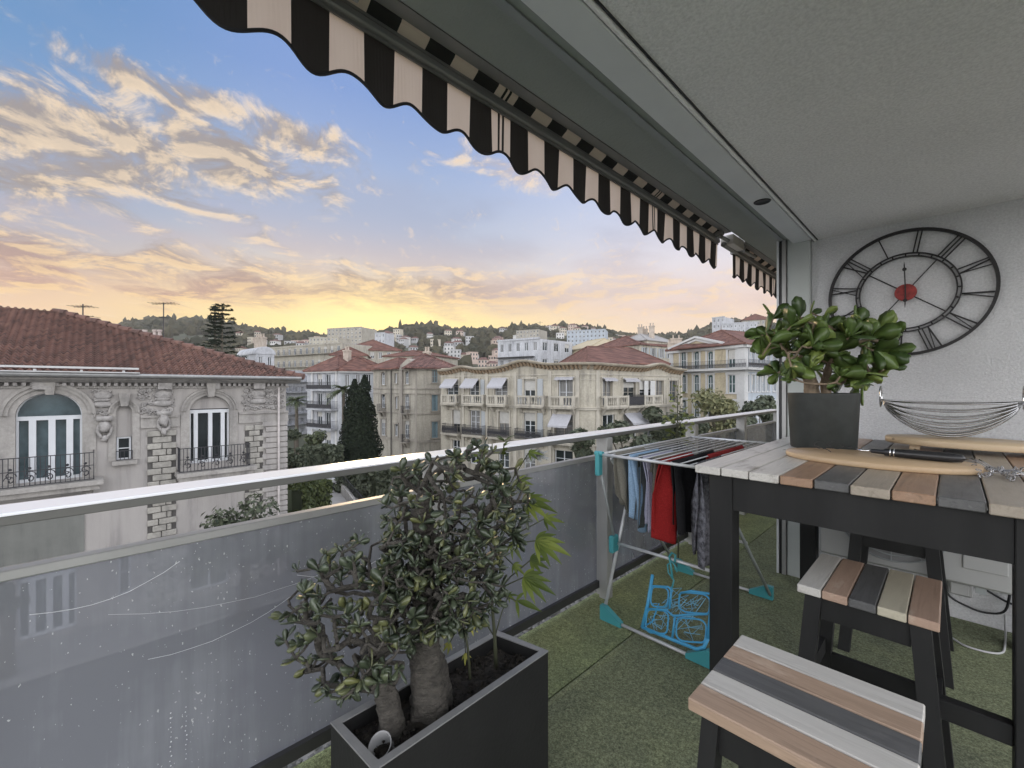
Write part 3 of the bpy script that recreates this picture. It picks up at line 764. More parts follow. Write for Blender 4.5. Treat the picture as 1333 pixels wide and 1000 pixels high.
# ---------------------------------------------------------------- the villa across the street
STONE = mat('villa_render', (.365, .345, .325), .9, var=.06, scale=.7, streak=0.35)
STONET = mat('villa_trim', (.335, .318, .295), .88, var=.12, scale=2, fine=9, streak=0.4)
ORN = mat('villa_relief', (.34, .325, .31), .9, var=.3, scale=4, fine=14)
MORT = mat('villa_mortar', (.09, .085, .08), .95)
BLOCK = mat('villa_blocks', (.35, .335, .30), .92, var=.22, scale=2.2, fine=8, bmp=.6, bscale=14, bdist=.03, streak=0.3)
XV = -22.0
V = Fac((XV, -15), (XV, 6.55))
vz = V.Z; vu = V.U
vil = thing('villa', 'ornate pale stone villa with arched windows and a broad red tiled roof', 'villa', (XV, 0, GZ))
ztop = 1.55
w1 = (vu(20), vu(107), -1.72, vz(63, 512), .85)             # wide arched window
w1 = (w1[0], w1[1], -1.95, w1[3], .75)
nz1 = vz(160, 527)
w2 = (vu(151), vu(172), vz(160, 599), nz1, .30)             # narrow niche with a small sash
w3 = (vu(247), vu(299), vz(272, 602), vz(272, 515), .62)    # pair of glazed doors under a blind arch
lo = []                                                     # storey below
lo1 = (vu(22), vu(100), -7.3, -4.7, .5); lo2 = (vu(154), vu(171), -6.6, -4.9); lo3 = (vu(247), vu(298), -7.2, -5.2)
left = (w1[0] - 4.6, w1[1] - 4.6, w1[2], w1[3], .75)
mb = MB(); V.wall(mb, 0, V.L, GZ, ztop, [w1, w2, w3, lo1, lo2, lo3, left], .32)
boxwall(mb, V, V.L, 12, GZ, ztop); mb.build('wall', STONE, vil)
F = V
def archband(mb, a, b, zt, rise, t, w, N=20):
    m, hw = (a + b) / 2, (b - a) / 2
    pr = []
    for k in range(N + 1):
        q = math.pi * k / N; pr.append((m - hw * math.cos(q), zt + rise * math.sin(q), m - (hw + t) * math.cos(q), zt + (rise + t) * math.sin(q)))
    for (x0, z0, X0, Z0), (x1, z1, X1_, Z1) in zip(pr[:-1], pr[1:]):
        mb.hexa([V.pt(x0, .001, z0), V.pt(x1, .001, z1), V.pt(x1, w, z1), V.pt(x0, w, z0), V.pt(X0, .001, Z0), V.pt(X1_, .001, Z1), V.pt(X1_, w, Z1), V.pt(X0, w, Z0)])
for h, t, so in ((w1, .36, 0), (left, .36, 0), (w2, .22, 0), (w3, .30, 0)):
    tr = MB(); zt = h[3] - h[4]
    archband(tr, h[0], h[1], zt, h[4], t * .45, .05); archband(tr, h[0] - t * .45, h[1] + t * .45, zt, h[4] + t * .45, t * .3, .10); archband(tr, h[0] - t * .75, h[1] + t * .75, zt, h[4] + t * .75, t * .25, .15)
    m = (h[0] + h[1]) / 2                                   # keystone
    tr.hexa([V.pt(m - .10, .02, h[3] - .05), V.pt(m + .10, .02, h[3] - .05), V.pt(m + .10, .24, h[3] - .05), V.pt(m - .10, .24, h[3] - .05), V.pt(m - .17, .02, h[3] + t + .22), V.pt(m + .17, .02, h[3] + t + .22), V.pt(m + .17, .30, h[3] + t + .22), V.pt(m - .17, .30, h[3] + t + .22)])
    for s0, s1 in ((h[0] - t, h[0] - .001), (h[1] + .001, h[1] + t)): V.box(tr, s0, s1, .001, .04, h[2], zt)
    tr.build('arch_moulding', STONET, vil)
# string course broken by the windows
zs = vz(200, 545)
for a, b in ((w1[1] + .36, w2[0] - .24), (w2[1] + .24, w3[0] - .33), (w3[1] + .33, V.L + .08)):
    st = MB(); V.box(st, a, b, .001, .06, zs - .30, zs + .04); V.box(st, a, b, .001, .13, zs + .04, zs + .13); V.box(st, a, b, .001, .09, zs - .36, zs - .30)
    st.build('string_course', STONET, vil)
# cornice with dentils, gutter
cn_ = MB(); V.prof(cn_, [(.001, 1.28), (.08, 1.28), (.10, 1.36), (.001, 1.36)], -.2, V.L + .1); V.prof(cn_, [(.001, 1.49), (.30, 1.49), (.42, 1.56), (.50, 1.60), (.52, 1.70), (.001, 1.70)], -.2, V.L + .5)
cn_.build('cornice', STONET, vil)
de = MB(); u = 0
while u < V.L:
    V.box(de, u, u + .10, .002, .20, 1.362, 1.488); u += .19
for px in (55, 214, 277, 336): c = vu(px); V.box(de, c - .22, c + .22, .002, .27, 1.24, 1.488)
de.build('cornice_block', ORN, vil)
# carved frieze: scrolls, cartouches, garlands
fz = MB(); z0f, z1f = zs + .16, 1.27
def scroll(uc, zc, R_, s, turns=1.6):
    pts = []
    for k in range(18):
        q = k / 17 * turns * 2 * math.pi; r_ = R_ * (1 - .8 * k / 17)
        pts.append(V.pt(uc + s * r_ * math.cos(q), .05, zc + r_ * math.sin(q)))
    fz.tube(pts, [(.034 - .014 * k / 17) for k in range(18)], 5)
for a, b in ((w1[1] + .30, w2[0] - .20), (w2[1] + .2, w3[0] - .5), (w3[1] + .5, V.L - .1)):
    fz = MB(); nsc = max(3, int((b - a) / .20))
    for i in range(nsc):
        uc = a + (b - a) * (i + .5) / nsc
        for j in range(4):
            zc = z0f + (z1f - z0f) * (j + .5) / 4
            scroll(uc + rnd.uniform(-.05, .05), zc + rnd.uniform(-.04, .04), rnd.uniform(.07, .12), rnd.choice((-1, 1)), rnd.uniform(1, 1.8))
        for j in range(9): fz.blob(V.pt(uc + rnd.uniform(-.11, .11), .03, rnd.uniform(z0f, z1f)), rnd.uniform(.035, .06), i * 9 + j, .5, 1)
    for px, ww in ((212, .3), (336, .3), (134, .26)):
        q_ = vu(px); zc = (z0f + z1f) / 2 + .1
        if a - .2 < q_ < b + .2:
            for k, (q, hh) in enumerate(((1., .10), (.75, .05), (1.15, .06))): fz.blob(V.pt(q_, .06, zc + .16 - .17 * k), ww * q, k, .05, 2, (.25, 1, hh / .16))
    fz.build('frieze', ORN, vil, True)
# brackets with masks under the frieze
for px, top in ((136, 545), (213, 538)):
    c = vu(px); zt = vz(px, top); mk = MB()
    V.box(mk, c - .22, c + .22, .001, .22, zt - .08, zt + .1); mk.blob(V.pt(c, .18, zt - .28), .18, px, .3, 2, (.8, .9, 1.3))
    for s in (-1, 1): mk.tube([V.pt(c + s * (.05 + .13 * math.sin(k * .5)), .12, zt - .1 - .1 * k) for k in range(7)], .06, 6)
    mk.blob(V.pt(c, .12, zt - .72), .10, px, .3, 2, (.8, 1, 1.4)); mk.build('bracket', ORN, vil, True)
# rusticated stone piers
def blocks(pa, pb, ya, z_low, wmul=1):
    b = MB(); a0, b0 = vu(pa), vu(pb); z = vz((pa + pb) / 2, ya); k = 0
    while z > z_low:
        e = .16 if k % 2 else 0; x = a0 + e
        while x < b0 - e - .05:
            ww = min(rnd.uniform(.34, .5), b0 - e - x)
            if b0 - e - x - ww < .14: ww = b0 - e - x
            M = Matrix(((0, -1, 0, XV), (1, 0, 0, -15), (0, 0, 1, 0), (0, 0, 0, 1)))
            b.bevbox(x + .012, x + ww - .012, -.08 - rnd.uniform(0, .03), -.001, z - .235, z - .012, .02, M); x += ww
        z -= .25; k += 1
    V.box(b2 := MB(), a0 + .02, b0 - .02, .001, .022, z, vz((pa + pb) / 2, ya)); b2.build('mortar', MORT, vil); b.build('quoin_block', BLOCK, vil)
blocks(191, 230, 560, GZ + .3)
blocks(318, 343, 553, GZ + .3)
pl = MB(); a0 = vu(341); z = vz(355, 548); k = 0                       # smoother corner courses
M_ = Matrix(((0, -1, 0, XV), (1, 0, 0, -15), (0, 0, 1, 0), (0, 0, 0, 1)))
while z > GZ + .3:
    pl.bevbox(a0 + (.14 if k % 2 else 0), V.L + .05, -.09, -.001, z - .235, z - .02, .02, M_); z -= .25; k += 1
pl.build('corner_block', STONE, vil)
c = vu(361.5); MB().tube([V.pt(c, .16, 1.3), V.pt(c, .16, GZ)], .05, 8).build('drainpipe', mat('drainpipe', (.52, .48, .46), .6), vil)
# glazing
def glazed(h, posts, ztr, label=None, pane=PANEB, lun=True):
    m = MB(); a, b, z0, z1, rise = h; zt = z1 - rise
    V.box(m, a, b, -.30, -.16, ztr - .07, ztr + .07); V.box(m, a, b, -.28, -.18, z0, z0 + .1)
    for q in (a + .03, b - .03): V.box(m, q - .03, q + .03, -.28, -.18, z0 + .1, ztr - .07)
    for q, ww in posts: V.box(m, q - ww, q + ww, -.29, -.15, z0 + .1, ztr - .07)
    if lun: m.tube([V.pt(u, -.23, z) for u, z in archpts(a, b, ztr + .05, z1 - ztr - .05)], .03, 5)
    f = m.build('window', FRAME, vil)
    p = MB(); pts = [(a, z0), (b, z0)] + list(reversed(archpts(a, b, zt, rise, 16))); n = len(pts)
    p.add([V.pt(u, -.31, z) for u, z in pts] + [V.pt(u, -.295, z) for u, z in pts], [tuple(range(n)), tuple(range(n, 2 * n))] + [(i, (i + 1) % n, n + (i + 1) % n, n + i) for i in range(n)])
    p.build('pane', pane, f)
    cu = MB()                                               # drawn net curtains inside, behind the glass edge
    return f
def lerp(h, t): return h[0] + (h[1] - h[0]) * t
PANEV = mat('villa_pane', (.07, .10, .11), .10, var=.5, scale=1.1, spec=.8)
for h in (w1, left): glazed(h, ((lerp(h, .235), .085), (lerp(h, .525), .085), (lerp(h, .80), .085)), h[3] - h[4] - .12, pane=PANEV)
glazed(w3, ((lerp(w3, .16), .07), (lerp(w3, .52), .07), (lerp(w3, .84), .07)), w3[3] - w3[4] - .05, pane=PANE, lun=False)
b = MB(); hz = w3[3] - w3[4] + .06; pts = [(w3[0], hz), (w3[1], hz)] + list(reversed(archpts(w3[0], w3[1], w3[3] - w3[4] + .06, w3[4] - .08))); n = len(pts)
b.add([V.pt(u, -.14, z) for u, z in pts], [tuple(range(n))]).build('blind_arch', STONE, vil)
nm = vz(160, 569)
b = MB(); pts = [(w2[0], nm), (w2[1], nm)] + list(reversed(archpts(w2[0], w2[1], w2[3] - w2[4], w2[4] - .03))); n = len(pts)
b.add([V.pt(u, -.13, z) for u, z in pts], [tuple(range(n))]).build('blind_niche', STONE, vil)
window(vil, V, w2[0] + .02, w2[1] - .02, w2[2], nm - .01, dep=.25, tran=1, mull=0, fw=.06)
b = MB(); V.box(b, w2[0] - .12, w2[1] + .14, .001, .22, w2[2] - .16, w2[2] - .01); b.build('window_sill', STONET, vil)
iron_rail(vil, V, w2[0], w2[1], w2[2] - .02, .38, .12, .1, 'window_guard', sides=False)
for h, mu in ((lo1, 3), (lo2, 0), (lo3, 1)):
    if len(h) > 4: glazed(h, ((lerp(h, .235), .08), (lerp(h, .525), .08), (lerp(h, .80), .08)), h[3] - h[4] - .1, pane=PANEV)
    else: window(vil, V, *h, mull=mu, tran=1, dep=.25)
pn = MB()
for a, b_ in ((vu(-40), vu(110)),): V.box(pn, a, b_, .001, .05, -4.62, -2.6)
pn.build('wall_panel', mat('grey_panel', (.17, .175, .16), .85, var=.15, scale=.8, streak=.3), vil)
# balconies
for (pa, pb, yz, wr) in ((-150, 122, 632, .85), (231, 320, 603, .70)):
    z = vz(pb, yz if pa < 0 else 604) ; ua, ub = vu(pa) if pa > 0 else vu(107) - 7.0, vu(pb)
    if pa < 0: z = vz(60, 627)
    b = MB(); V.box(b, ua - .1, ub + .25, .001, wr + .12, z - .16, z); V.box(b, ua - .02, ub + .15, .001, wr, z - .34, z - .16)
    for q in ((ua + .2, ub - .15)):
        b.tube([V.pt(q, .1 + .5 * math.sin(k * .35), z - .36 - .07 * k) for k in range(7)], .14, 6)
    bl = b.build('balcony', STONET, vil)
    ir = iron_rail(bl, V, ua, ub, z, .98, wr, .115, mid=True, solid=0)
    s = MB(); n = int((ub - ua) / .42)
    for i in range(n):
        uc = ua + (ub - ua) * (i + .5) / n
        for sg in (-1, 1):
            s.tube([V.pt(uc + sg * (.16 - .15 * k / 12) * math.cos(k * .55) * .9, wr + .012, z + .33 + sg * .06 + (.16 - .13 * k / 12) * math.sin(k * .55)) for k in range(13)], .017, 4)
        s.blob(V.pt(uc, wr + .01, z + .62), .05, i, .2, 1)
    s.build('scrollwork', IRON, bl)
    if pa > 0:
        m = MB()
        for k in range(10): m.tube([V.pt(lerp(w3, k / 9) + .12 * math.cos(q), .05, z - .42 + .09 * math.sin(q)) for q in [i * .7 for i in range(9)]], .035, 4)
        m.build('apron_relief', ORN, vil)
# tiled roof, front slope as real rows of pantiles
EX, EY, EZ = XV + .62, 6.55 + .6, 1.74
PK = Vector((-28.2, -1.2, 4.72))
rf = MB(); NR = 32
def edgeY(t): return EY + (PK.y - EY) * t
for i in range(NR):
    t0, t1 = i / NR, (i + 1.12) / NR
    x0, x1 = EX + (PK.x - EX) * t0, EX + (PK.x - EX) * min(1, t1)
    z0, z1 = EZ + (PK.z - EZ) * t0 + .075, EZ + (PK.z - EZ) * min(1, t1) + .0
    ye = edgeY((t0 + t1) / 2); y = -15.; ST = 6; per = .21; k = 0; jit = 0; row = []
    while y < ye:
        ph = (k % ST) / ST
        if k % ST == 0: jit = rnd.uniform(-.006, .006)
        h = .05 * math.sin(ph * 2 * math.pi) + jit
        row.append((y, h)); y += per / ST; k += 1
    o = len(rf.v)
    for (y, h) in row: rf.v += [(x0, y, z0 + h - .05), (x0, y, z0 + h), (x1, y, z1 + h)]
    for j in range(len(row) - 1):
        a = o + j * 3; rf.f += [(a, a + 3, a + 4, a + 1), (a + 1, a + 4, a + 5, a + 2)]; rf.m += [0, 0]
BX = XV - 12.4
rf.add([(EX, EY, EZ - .02), (BX, EY, EZ - .02), (PK.x, PK.y, PK.z - .03)], [(0, 1, 2)])
rf.add([(BX, EY, EZ - .02), (BX, -15, EZ - .02), (PK.x, -15, PK.z - .03), tuple(PK)], [(0, 1, 2, 3)])
rf.add([(EX, EY, EZ - .04), (EX, -15, EZ - .04), (BX, -15, EZ - .04), (BX, EY, EZ - .04)], [(0, 1, 2, 3)])
for k in range(24):
    a = Vector((EX, EY, EZ)).lerp(PK, k / 24); b_ = Vector((EX, EY, EZ)).lerp(PK, (k + 1.15) / 24); rf.tube([a + Vector((0, 0, .06)), b_ + Vector((0, 0, .02))], [.15, .11], 6)
for k in range(14): rf.tube([(PK.x, PK.y - k - .0, PK.z - .28 + .06), (PK.x, PK.y - k - 1.1, PK.z - .28 + .03)], [.16, .12], 6)
def vtile():
    m, nt, b = newmat('villa_pantile'); g = nt.nodes.new('ShaderNodeTexCoord')
    sp = nt.nodes.new('ShaderNodeSeparateXYZ'); lk(nt, g.outputs['Object'], sp.inputs[0])
    cb = nt.nodes.new('ShaderNodeCombineXYZ'); lk(nt, mth(nt, 'FLOOR', mth(nt, 'MULTIPLY', sp.outputs[1], 1 / .21)), cb.inputs[0]); lk(nt, mth(nt, 'FLOOR', mth(nt, 'MULTIPLY', sp.outputs[0], 1 / .213)), cb.inputs[1])
    wn = nt.nodes.new('ShaderNodeTexWhiteNoise'); lk(nt, cb.outputs[0], wn.inputs['Vector'])
    n = noise_tex(nt, .5, 6, .65, g.outputs['Object'])
    c = ramp(nt, mth(nt, 'ADD', mth(nt, 'MULTIPLY', wn.outputs['Value'], .5), mth(nt, 'MULTIPLY', n.outputs['Fac'], .5)), [(.2, (.075, .046, .038)), (.45, (.13, .072, .058)), (.7, (.175, .094, .074)), (.9, (.23, .145, .11))])
    lk(nt, c, b.inputs['Base Color']); b.inputs['Roughness'].default_value = .85; return m
rf.build('roof', vtile(), vil)
gt = MB()
gt.tube([(XV + .70, -15, 1.80), (XV + .70, 7.0, 1.72)], .075, 8)
gt.build('gutter', mat('zinc_gutter', (.30, .30, .29), .5, .4), vil)
gt = MB().box(XV + .30, XV + .36, -15, vu(180) - 15, 1.98, 2.05).box(XV + .62, XV + .80, -15, vu(180) - 15, 1.83, 1.87)
for k in range(9): gt.box(XV + .3, XV + .8, -8 + k * 1.1, -7.94 + k * 1.1, 1.872, 1.93)
gt.build('snow_rail', WTRIM, vil)
for k in range(3): rf_ = MB()
# things standing on the villa roof
def aerial(name, label, px, D, ybase, ytop, bars, g):
    q = P(px, D); z0, z1 = ZA(ybase, D), ZA(ytop, D); a = thing(name, label, 'aerial', (q.x, q.y, z0), group=g)
    MB().tube([(q.x, q.y, z0), (q.x, q.y, z1)], .028, 6).build('mast', IRON, a)
    b = MB()
    for (zf, hl, n_) in bars:
        z = z0 + (z1 - z0) * zf; e = Vector((CS, SN, 0)) * hl
        b.tube([Vector((q.x, q.y, z)) - e, Vector((q.x, q.y, z)) + e + Vector((0, 0, hl * .12))], .018, 4)
        for k in range(n_):
            p = Vector((q.x, q.y, z)) + e * (-1 + 2 * k / max(1, n_ - 1)) + Vector((0, 0, hl * .06)); d = Vector((-SN, CS, 0)) * .35
            b.tube([p - d, p + d], .012, 4)
    b.build('crossbar', IRON, a)
aerial('television_aerial', 'thin rooftop aerial with a slanting boom over the near red tiled roof', 108, 20.5, 424, 396, ((.86, .42, 5), (.38, .5, 3)), None)
aerial('television_aerial', 'tall rooftop aerial with a level boom against the wooded hill', 213, 24, 446, 394, ((.96, .62, 7), (.62, .26, 3)), None)
q = P(195, 27); ch = thing('chimney_stack', 'pale chimney stack with a row of clay pots behind the red tiled roof', 'chimney', (q.x, q.y, 3))
M = Matrix.Translation((q.x, q.y, 0)) @ Matrix.Rotation(YAW, 4, 'Z'); z = ZA(441, 27)
MB().box(-.85, .85, -.35, .35, z - 2.5, z, M).box(-.95, .95, -.42, .42, z - .1, z + .02, M).build('stack', mat('chimney_white', (.50, .47, .44), .9, var=.2), ch)
for k in range(5): MB().lathe([(.11, z + .02), (.09, z + .42), (.13, z + .45), (.13, z + .56), (0, z + .57)], 10, M=M @ Matrix.Translation((-.62 + k * .31, 0, 0))).build('chimney_pot', mat('pot_clay', (.42, .36, .33), .9), ch) if k != 2 else None
# ---------------------------------------------------------------- cream corner building with the wavy cornice
A0, A1 = P(574, 46.5), P(752, 37.2); B0, B1 = P(777, 37.0), P(888, 45.5)
cb = thing('corner_building', 'cream belle epoque corner building with wavy bracketed cornice and stone balconies', 'building', (A1.x, A1.y, GZ))
FA, FB = Fac(A0, A1), Fac(B0, B1)
zc = 3.30
def UU(F, *p): return [F.U(x) for x in p]
def zz(F, px, y): return F.Z(px, y)
ups = [(582, 597), (611, 624), (644, 661), (682, 697), (727, 746)]
lows = [(589, 599), (612, 625), (649, 663), (682, 697), (722, 746)]
s1 = -.42; s2 = -3.55; s3 = -6.6
wallm = MB(); hA = []
for a, b_ in ups: hA.append((FA.U(a), FA.U(b_), s1 + .05, s1 + 2.45))
for a, b_ in lows: hA.append((FA.U(a), FA.U(b_), s2 + .05, s2 + 2.45))
for a, b_ in lows: hA.append((FA.U(a), FA.U(b_), s3 + .05, s3 + 2.3))
FA.wall(wallm, 0, FA.L, GZ, zc, hA, .25)
upB = [(784, 797), (811, 827), (832, 850), (853, 864), (871, 881)]
hB = []
for a, b_ in upB: hB.append((FB.U(a), FB.U(b_), s1 + .05, s1 + 2.4))
for a, b_ in ((784, 800), (811, 829), (838, 852)): hB.append((FB.U(a), FB.U(b_), s2 + .05, s2 + 2.4))
FB.wall(wallm, 0, FB.L, GZ, zc, hB, .25)
# rounded corner between the two fronts
mid = (A1 + B0) / 2 + (FA.n + FB.n).normalized() * .55
arc = []
for k in range(7):
    t = k / 6; arc.append(A1 * (1 - t) ** 2 + mid * 2 * t * (1 - t) + B0 * t ** 2)
for p, q in zip(arc[:-1], arc[1:]): wallm.add([(p.x, p.y, GZ), (q.x, q.y, GZ), (q.x, q.y, zc), (p.x, p.y, zc)], [(0, 1, 2, 3)])
bk = [FA.pt(0, -9, 0).xy, FB.pt(FB.L, -9, 0).xy]
ring = [A0] + arc + [B1, bk[1], (bk[0] + bk[1]) / 2 + Vector((-3, 3)), bk[0]]
n = len(ring); wallm.add([(p.x, p.y, zc - .01) for p in ring], [tuple(range(n))])
for i in (n - 4, n - 3, n - 2, n - 1):
    p, q = ring[i], ring[(i + 1) % n]; wallm.add([(p.x, p.y, GZ), (q.x, q.y, GZ), (q.x, q.y, zc), (p.x, p.y, zc)], [(0, 1, 2, 3)])
wallm.build('wall', CREAM, cb)
# cornice follows both fronts, swelling up over two bays
path = [(FA.a + FA.u * (FA.L * k / 40), FA.n, 'A', k / 40) for k in range(41)] + [(p, (FA.n * (1 - i / 6) + FB.n * i / 6).normalized(), 'C', i / 6) for i, p in enumerate(arc)] + [(FB.a + FB.u * (FB.L * k / 26), FB.n, 'B', k / 26) for k in range(27)]
def bumpz(s, t):
    g = lambda x, c, w: math.exp(-((x - c) / w) ** 2)
    if s == 'A': return .32 * g(t, .20, .08) + .45 * g(t, .66, .11) - .1 + .25 * (1 / (1 + math.exp(-(t - .55) * 14)))
    if s == 'C': return .15 * (1 - t) + .1 * t
    return .1 + .42 * g(t, .66, .12) - .2 * t
co_, br_ = MB(), MB(); pro = [(.0, -.52), (.10, -.52), (.12, -.30), (.55, -.25), (.62, -.17), (.66, -.06), (.60, -.03), (0, -.02)]
N = len(pro); o = []
for (p, nn, s, t) in path:
    bz = zc + bumpz(s, t); o += [(p.x + nn.x * w_, p.y + nn.y * w_, bz + z) for w_, z in pro]
fs = [(i * N + j, (i + 1) * N + j, (i + 1) * N + j + 1, i * N + j + 1) for i in range(len(path) - 1) for j in range(N - 1)]
co_.add(o, fs); co_.build('cornice', mat('cornice_grey', (.33, .29, .225), .9, var=.25, scale=2), cb)
L_ = 0
for (p, nn, s, t), (p2, n2, *_r) in zip(path[:-1], path[1:]):
    L_ += (p2 - p).length
    if L_ > .42 or s != 'C':
        L_ = 0; bz = zc + bumpz(s, t); tg = Vector((-nn.y, nn.x)) * .09; lo_, hi_ = bz - .62, bz - .27
        q = [p + tg + nn * .02, p - tg + nn * .02, p - tg + nn * .55, p + tg + nn * .55]; q2 = [p + tg + nn * .02, p - tg + nn * .02, p - tg + nn * .16, p + tg + nn * .16]
        br_.hexa([(v.x, v.y, lo_) for v in q2] + [(v.x, v.y, hi_) for v in q])
br_.build('cornice_block', CORBEL, cb)  # the brackets under the cornice, all in one mesh
bn = MB()
for zb_, zt_, ww in ((s1 - .28, s1 - .10, .14), (s1 - .10, s1 - .04, .2), (s2 - .25, s2 - .08, .12), (2.35, 2.47, .07), (1.9, 1.96, .05)):
    o = []
    for (p, nn, s, t) in path: o += [(p.x + nn.x * .002, p.y + nn.y * .002, zb_), (p.x + nn.x * ww, p.y + nn.y * ww, zb_), (p.x + nn.x * ww, p.y + nn.y * ww, zt_), (p.x + nn.x * .002, p.y + nn.y * .002, zt_)]
    bn.add(o, [(i * 4 + j, (i + 1) * 4 + j, (i + 1) * 4 + (j + 1) % 4, i * 4 + (j + 1) % 4) for i in range(len(path) - 1) for j in range(4)])
for F, us in ((FA, UU(FA, 603, 634, 671, 716, 752)), (FB, [.05, FB.L - .25])):
    for u in us: F.box(bn, u - .18, u + .18, .002, .09, GZ, zc - .6)
bn.build('string_course', CREAMT, cb)
def baluster_balcony(F, u0, u1, z, w=.75, iron=False):
    b = balcony(cb, F, u0, u1, z, w, .2, CREAMT)
    m = MB()
    F.box(m, u0, u1, w - .16, w, z + .78, z + .92); F.box(m, u0, u1, w - .15, w - .02, z + .001, z + .10)
    for u in (u0, u1):
        F.box(m, u - .1, u + .12, w - .2, w + .02, z + .001, z + .95)
        F.box(m, u - .05, u + .07, .02, w - .2, z + .78, z + .92)
    k = max(3, int((u1 - u0) / .26))
    for i in range(k):
        q = F.pt(u0 + (u1 - u0) * (i + .5) / k, w - .09, 0)
        m.lathe([(.05, z + .10), (.085, z + .25), (.045, z + .45), (.04, z + .6), (.07, z + .70), (.05, z + .78)], 6, (q.x, q.y, 0))
    c = (u0 + u1) / 2; F.box(m, c - .16, c + .16, w - .17, w - .01, z + .10, z + .78)
    m.build('balustrade', CREAMT, b)
def iron_balcony(F, u0, u1, z):
    b = balcony(cb, F, u0, u1, z, .75, .2, CREAMT); iron_rail(b, F, u0, u1, z, .98, .7, .14, solid=.8)
for i, (a, b_) in enumerate(ups):
    u0, u1 = UU(FA, a, b_); window(cb, FA, u0, u1, s1 + .05, s1 + 2.45, mull=1, tran=2 if i == 3 else 1, pane=PANE)
for F, hh in ((FA, hA), (FB, hB)):
    for h in hh: sm = MB(); surround(sm, F, *h, t=.16, w=.06, sill=False); sm.build('window_surround', CREAMT, cb)
for i, (a, b_) in enumerate(lows):
    u0, u1 = UU(FA, a, b_); window(cb, FA, u0, u1, s2 + .05, s2 + 2.45, mull=1, tran=3, frame=FRAME if i in (1, 3) else BEIGET, pane=PANE)
    window(cb, FA, u0, u1, s3 + .05, s3 + 2.3, mull=1, tran=2, pane=PANE)
for F, a, b_, z in ((FA, 700, 707, s1), (FA, 626, 631, s1), (FA, 700, 707, s2), (FA, 627, 632, s2), (FA, 674, 680, s1)):
    u0, u1 = UU(F, a, b_); shutter(cb, F, u0, u1, z + .05, z + 2.45, SHUT, .05)
for a, b_ in ((581, 599), (608, 634), (640, 663), (677, 712), (721, 751)): baluster_balcony(FA, *UU(FA, a, b_), s1)
for a, b_ in ((581, 601), (607, 633), (640, 665), (675, 709), (718, 748)): iron_balcony(FA, *UU(FA, a, b_), s2)
for (a, b_), z, dr, ou in (((580, 597), s1 + 2.6, .85, .95), ((606, 624), s1 + 2.6, .85, .95), ((641, 661), s1 + 2.65, .9, .95), ((724, 748), s1 + 2.62, .12, .35), ((720, 745), s2 + 2.5, 1.0, 1.0)):
    hood(cb, FA, *UU(FA, a, b_), z, dr, ou)
for i, (a, b_) in enumerate(upB):
    u0, u1 = UU(FB, a, b_); window(cb, FB, u0, u1, s1 + .05, s1 + 2.4, mull=1, tran=1, frame=FRAME if i == 2 else BEIGET)
for a, b_ in ((784, 800), (811, 829), (838, 852)): u0, u1 = UU(FB, a, b_); window(cb, FB, u0, u1, s2 + .05, s2 + 2.4, mull=1, tran=1)
for a, b_ in ((838, 843), (846, 852)): u0, u1 = UU(FB, a, b_); shutter(cb, FB, u0, u1, s1 + .05, s1 + 2.3, WTRIM, .05)
baluster_balcony(FB, *UU(FB, 781, 809), s1); baluster_balcony(FB, *UU(FB, 831, 853), s1)
u0, u1 = UU(FB, 810, 830); bq = balcony(cb, FB, u0, u1, s1, .75, .2, CREAMT); iron_rail(bq, FB, u0, u1, s1, .98, .7, .1, solid=.85)
for (a, b_), z, dr, ou in (((783, 800), s1 + 2.55, .15, .4), ((810, 829), s1 + 2.55, .2, .4), ((811, 832), s2 + 2.5, .9, 1.1)): hood(cb, FB, *UU(FB, a, b_), z, dr, ou)
rfm = MB(); rfm.add([(p.x - .3 * FA.n.x, p.y - .3 * FA.n.y, zc + .05) for p in ring], [tuple(range(len(ring)))]); rfm.build('roof', FLATR, cb)

# ---------------------------------------------------------------- beige building with two roofs beside it
C0, C1, C2 = P(486, 53), P(543, 49.5), P(581, 51.0)
bb = thing('beige_house', 'beige three storey house with hipped brown roofs and small arched balconies', 'house', (C1.x, C1.y, GZ))
F1, F2 = Fac(C0, C1), Fac(C1, C2); ze = 3.55
h1 = [(499, 485, 501, 5, 1), (499, 513, 531, 5, 1), (499, 546, 567, 6, 0), (515.5, 486, 499, 3, 0), (516, 517, 532, 3, 0), (516, 552, 568, 4, 1), (530, 483, 500, 5, 1), (530, 513, 533, 6, 1), (530, 548, 571, 6, 0)]
h2 = [(566, 482, 498, 7, 0), (566, 514, 535, 8, 0), (566, 549, 570, 8, 0)]
wm = MB(); H1 = []; H2 = []
for lst, F, H in ((h1, F1, H1), (h2, F2, H2)):
    for c, a, b_, ww, ar in lst:
        u0, u1 = F.U(c - ww / 2), F.U(c + ww / 2); z0, z1 = F.Z(c, b_), F.Z(c, a); H.append((u0, u1, z0, z1, (u1 - u0) / 2 if ar else 0))
F1.wall(wm, 0, F1.L, GZ, ze, H1, .22); F2.wall(wm, 0, F2.L, GZ, ze, H2, .22)
for F in (F1, F2): boxwall(wm, F, F.L, 9, GZ, ze, F is F2)
wm.build('wall', BEIGE, bb)
t_ = MB()
for F in (F1, F2):
    for y, hh in ((505, .16), (512, .1), (538, .14), (573, .3)): z = F.Z(555, y); F.box(t_, -.02, F.L + .02, .002, .09, z - hh, z)
    F.box(t_, -.1, F.L + .1, .002, .3, ze - .3, ze)
for F, H in ((F1, H1), (F2, H2)):
    for h in H: surround(t_, F, h[0], h[1], h[2], h[3], .12, .06)
F1.box(t_, F1.U(521), F1.U(525), .002, .2, GZ, ze); F1.box(t_, F1.U(541), F1.L, .002, .08, GZ, ze)
t_.build('wall_trim', BEIGET, bb)
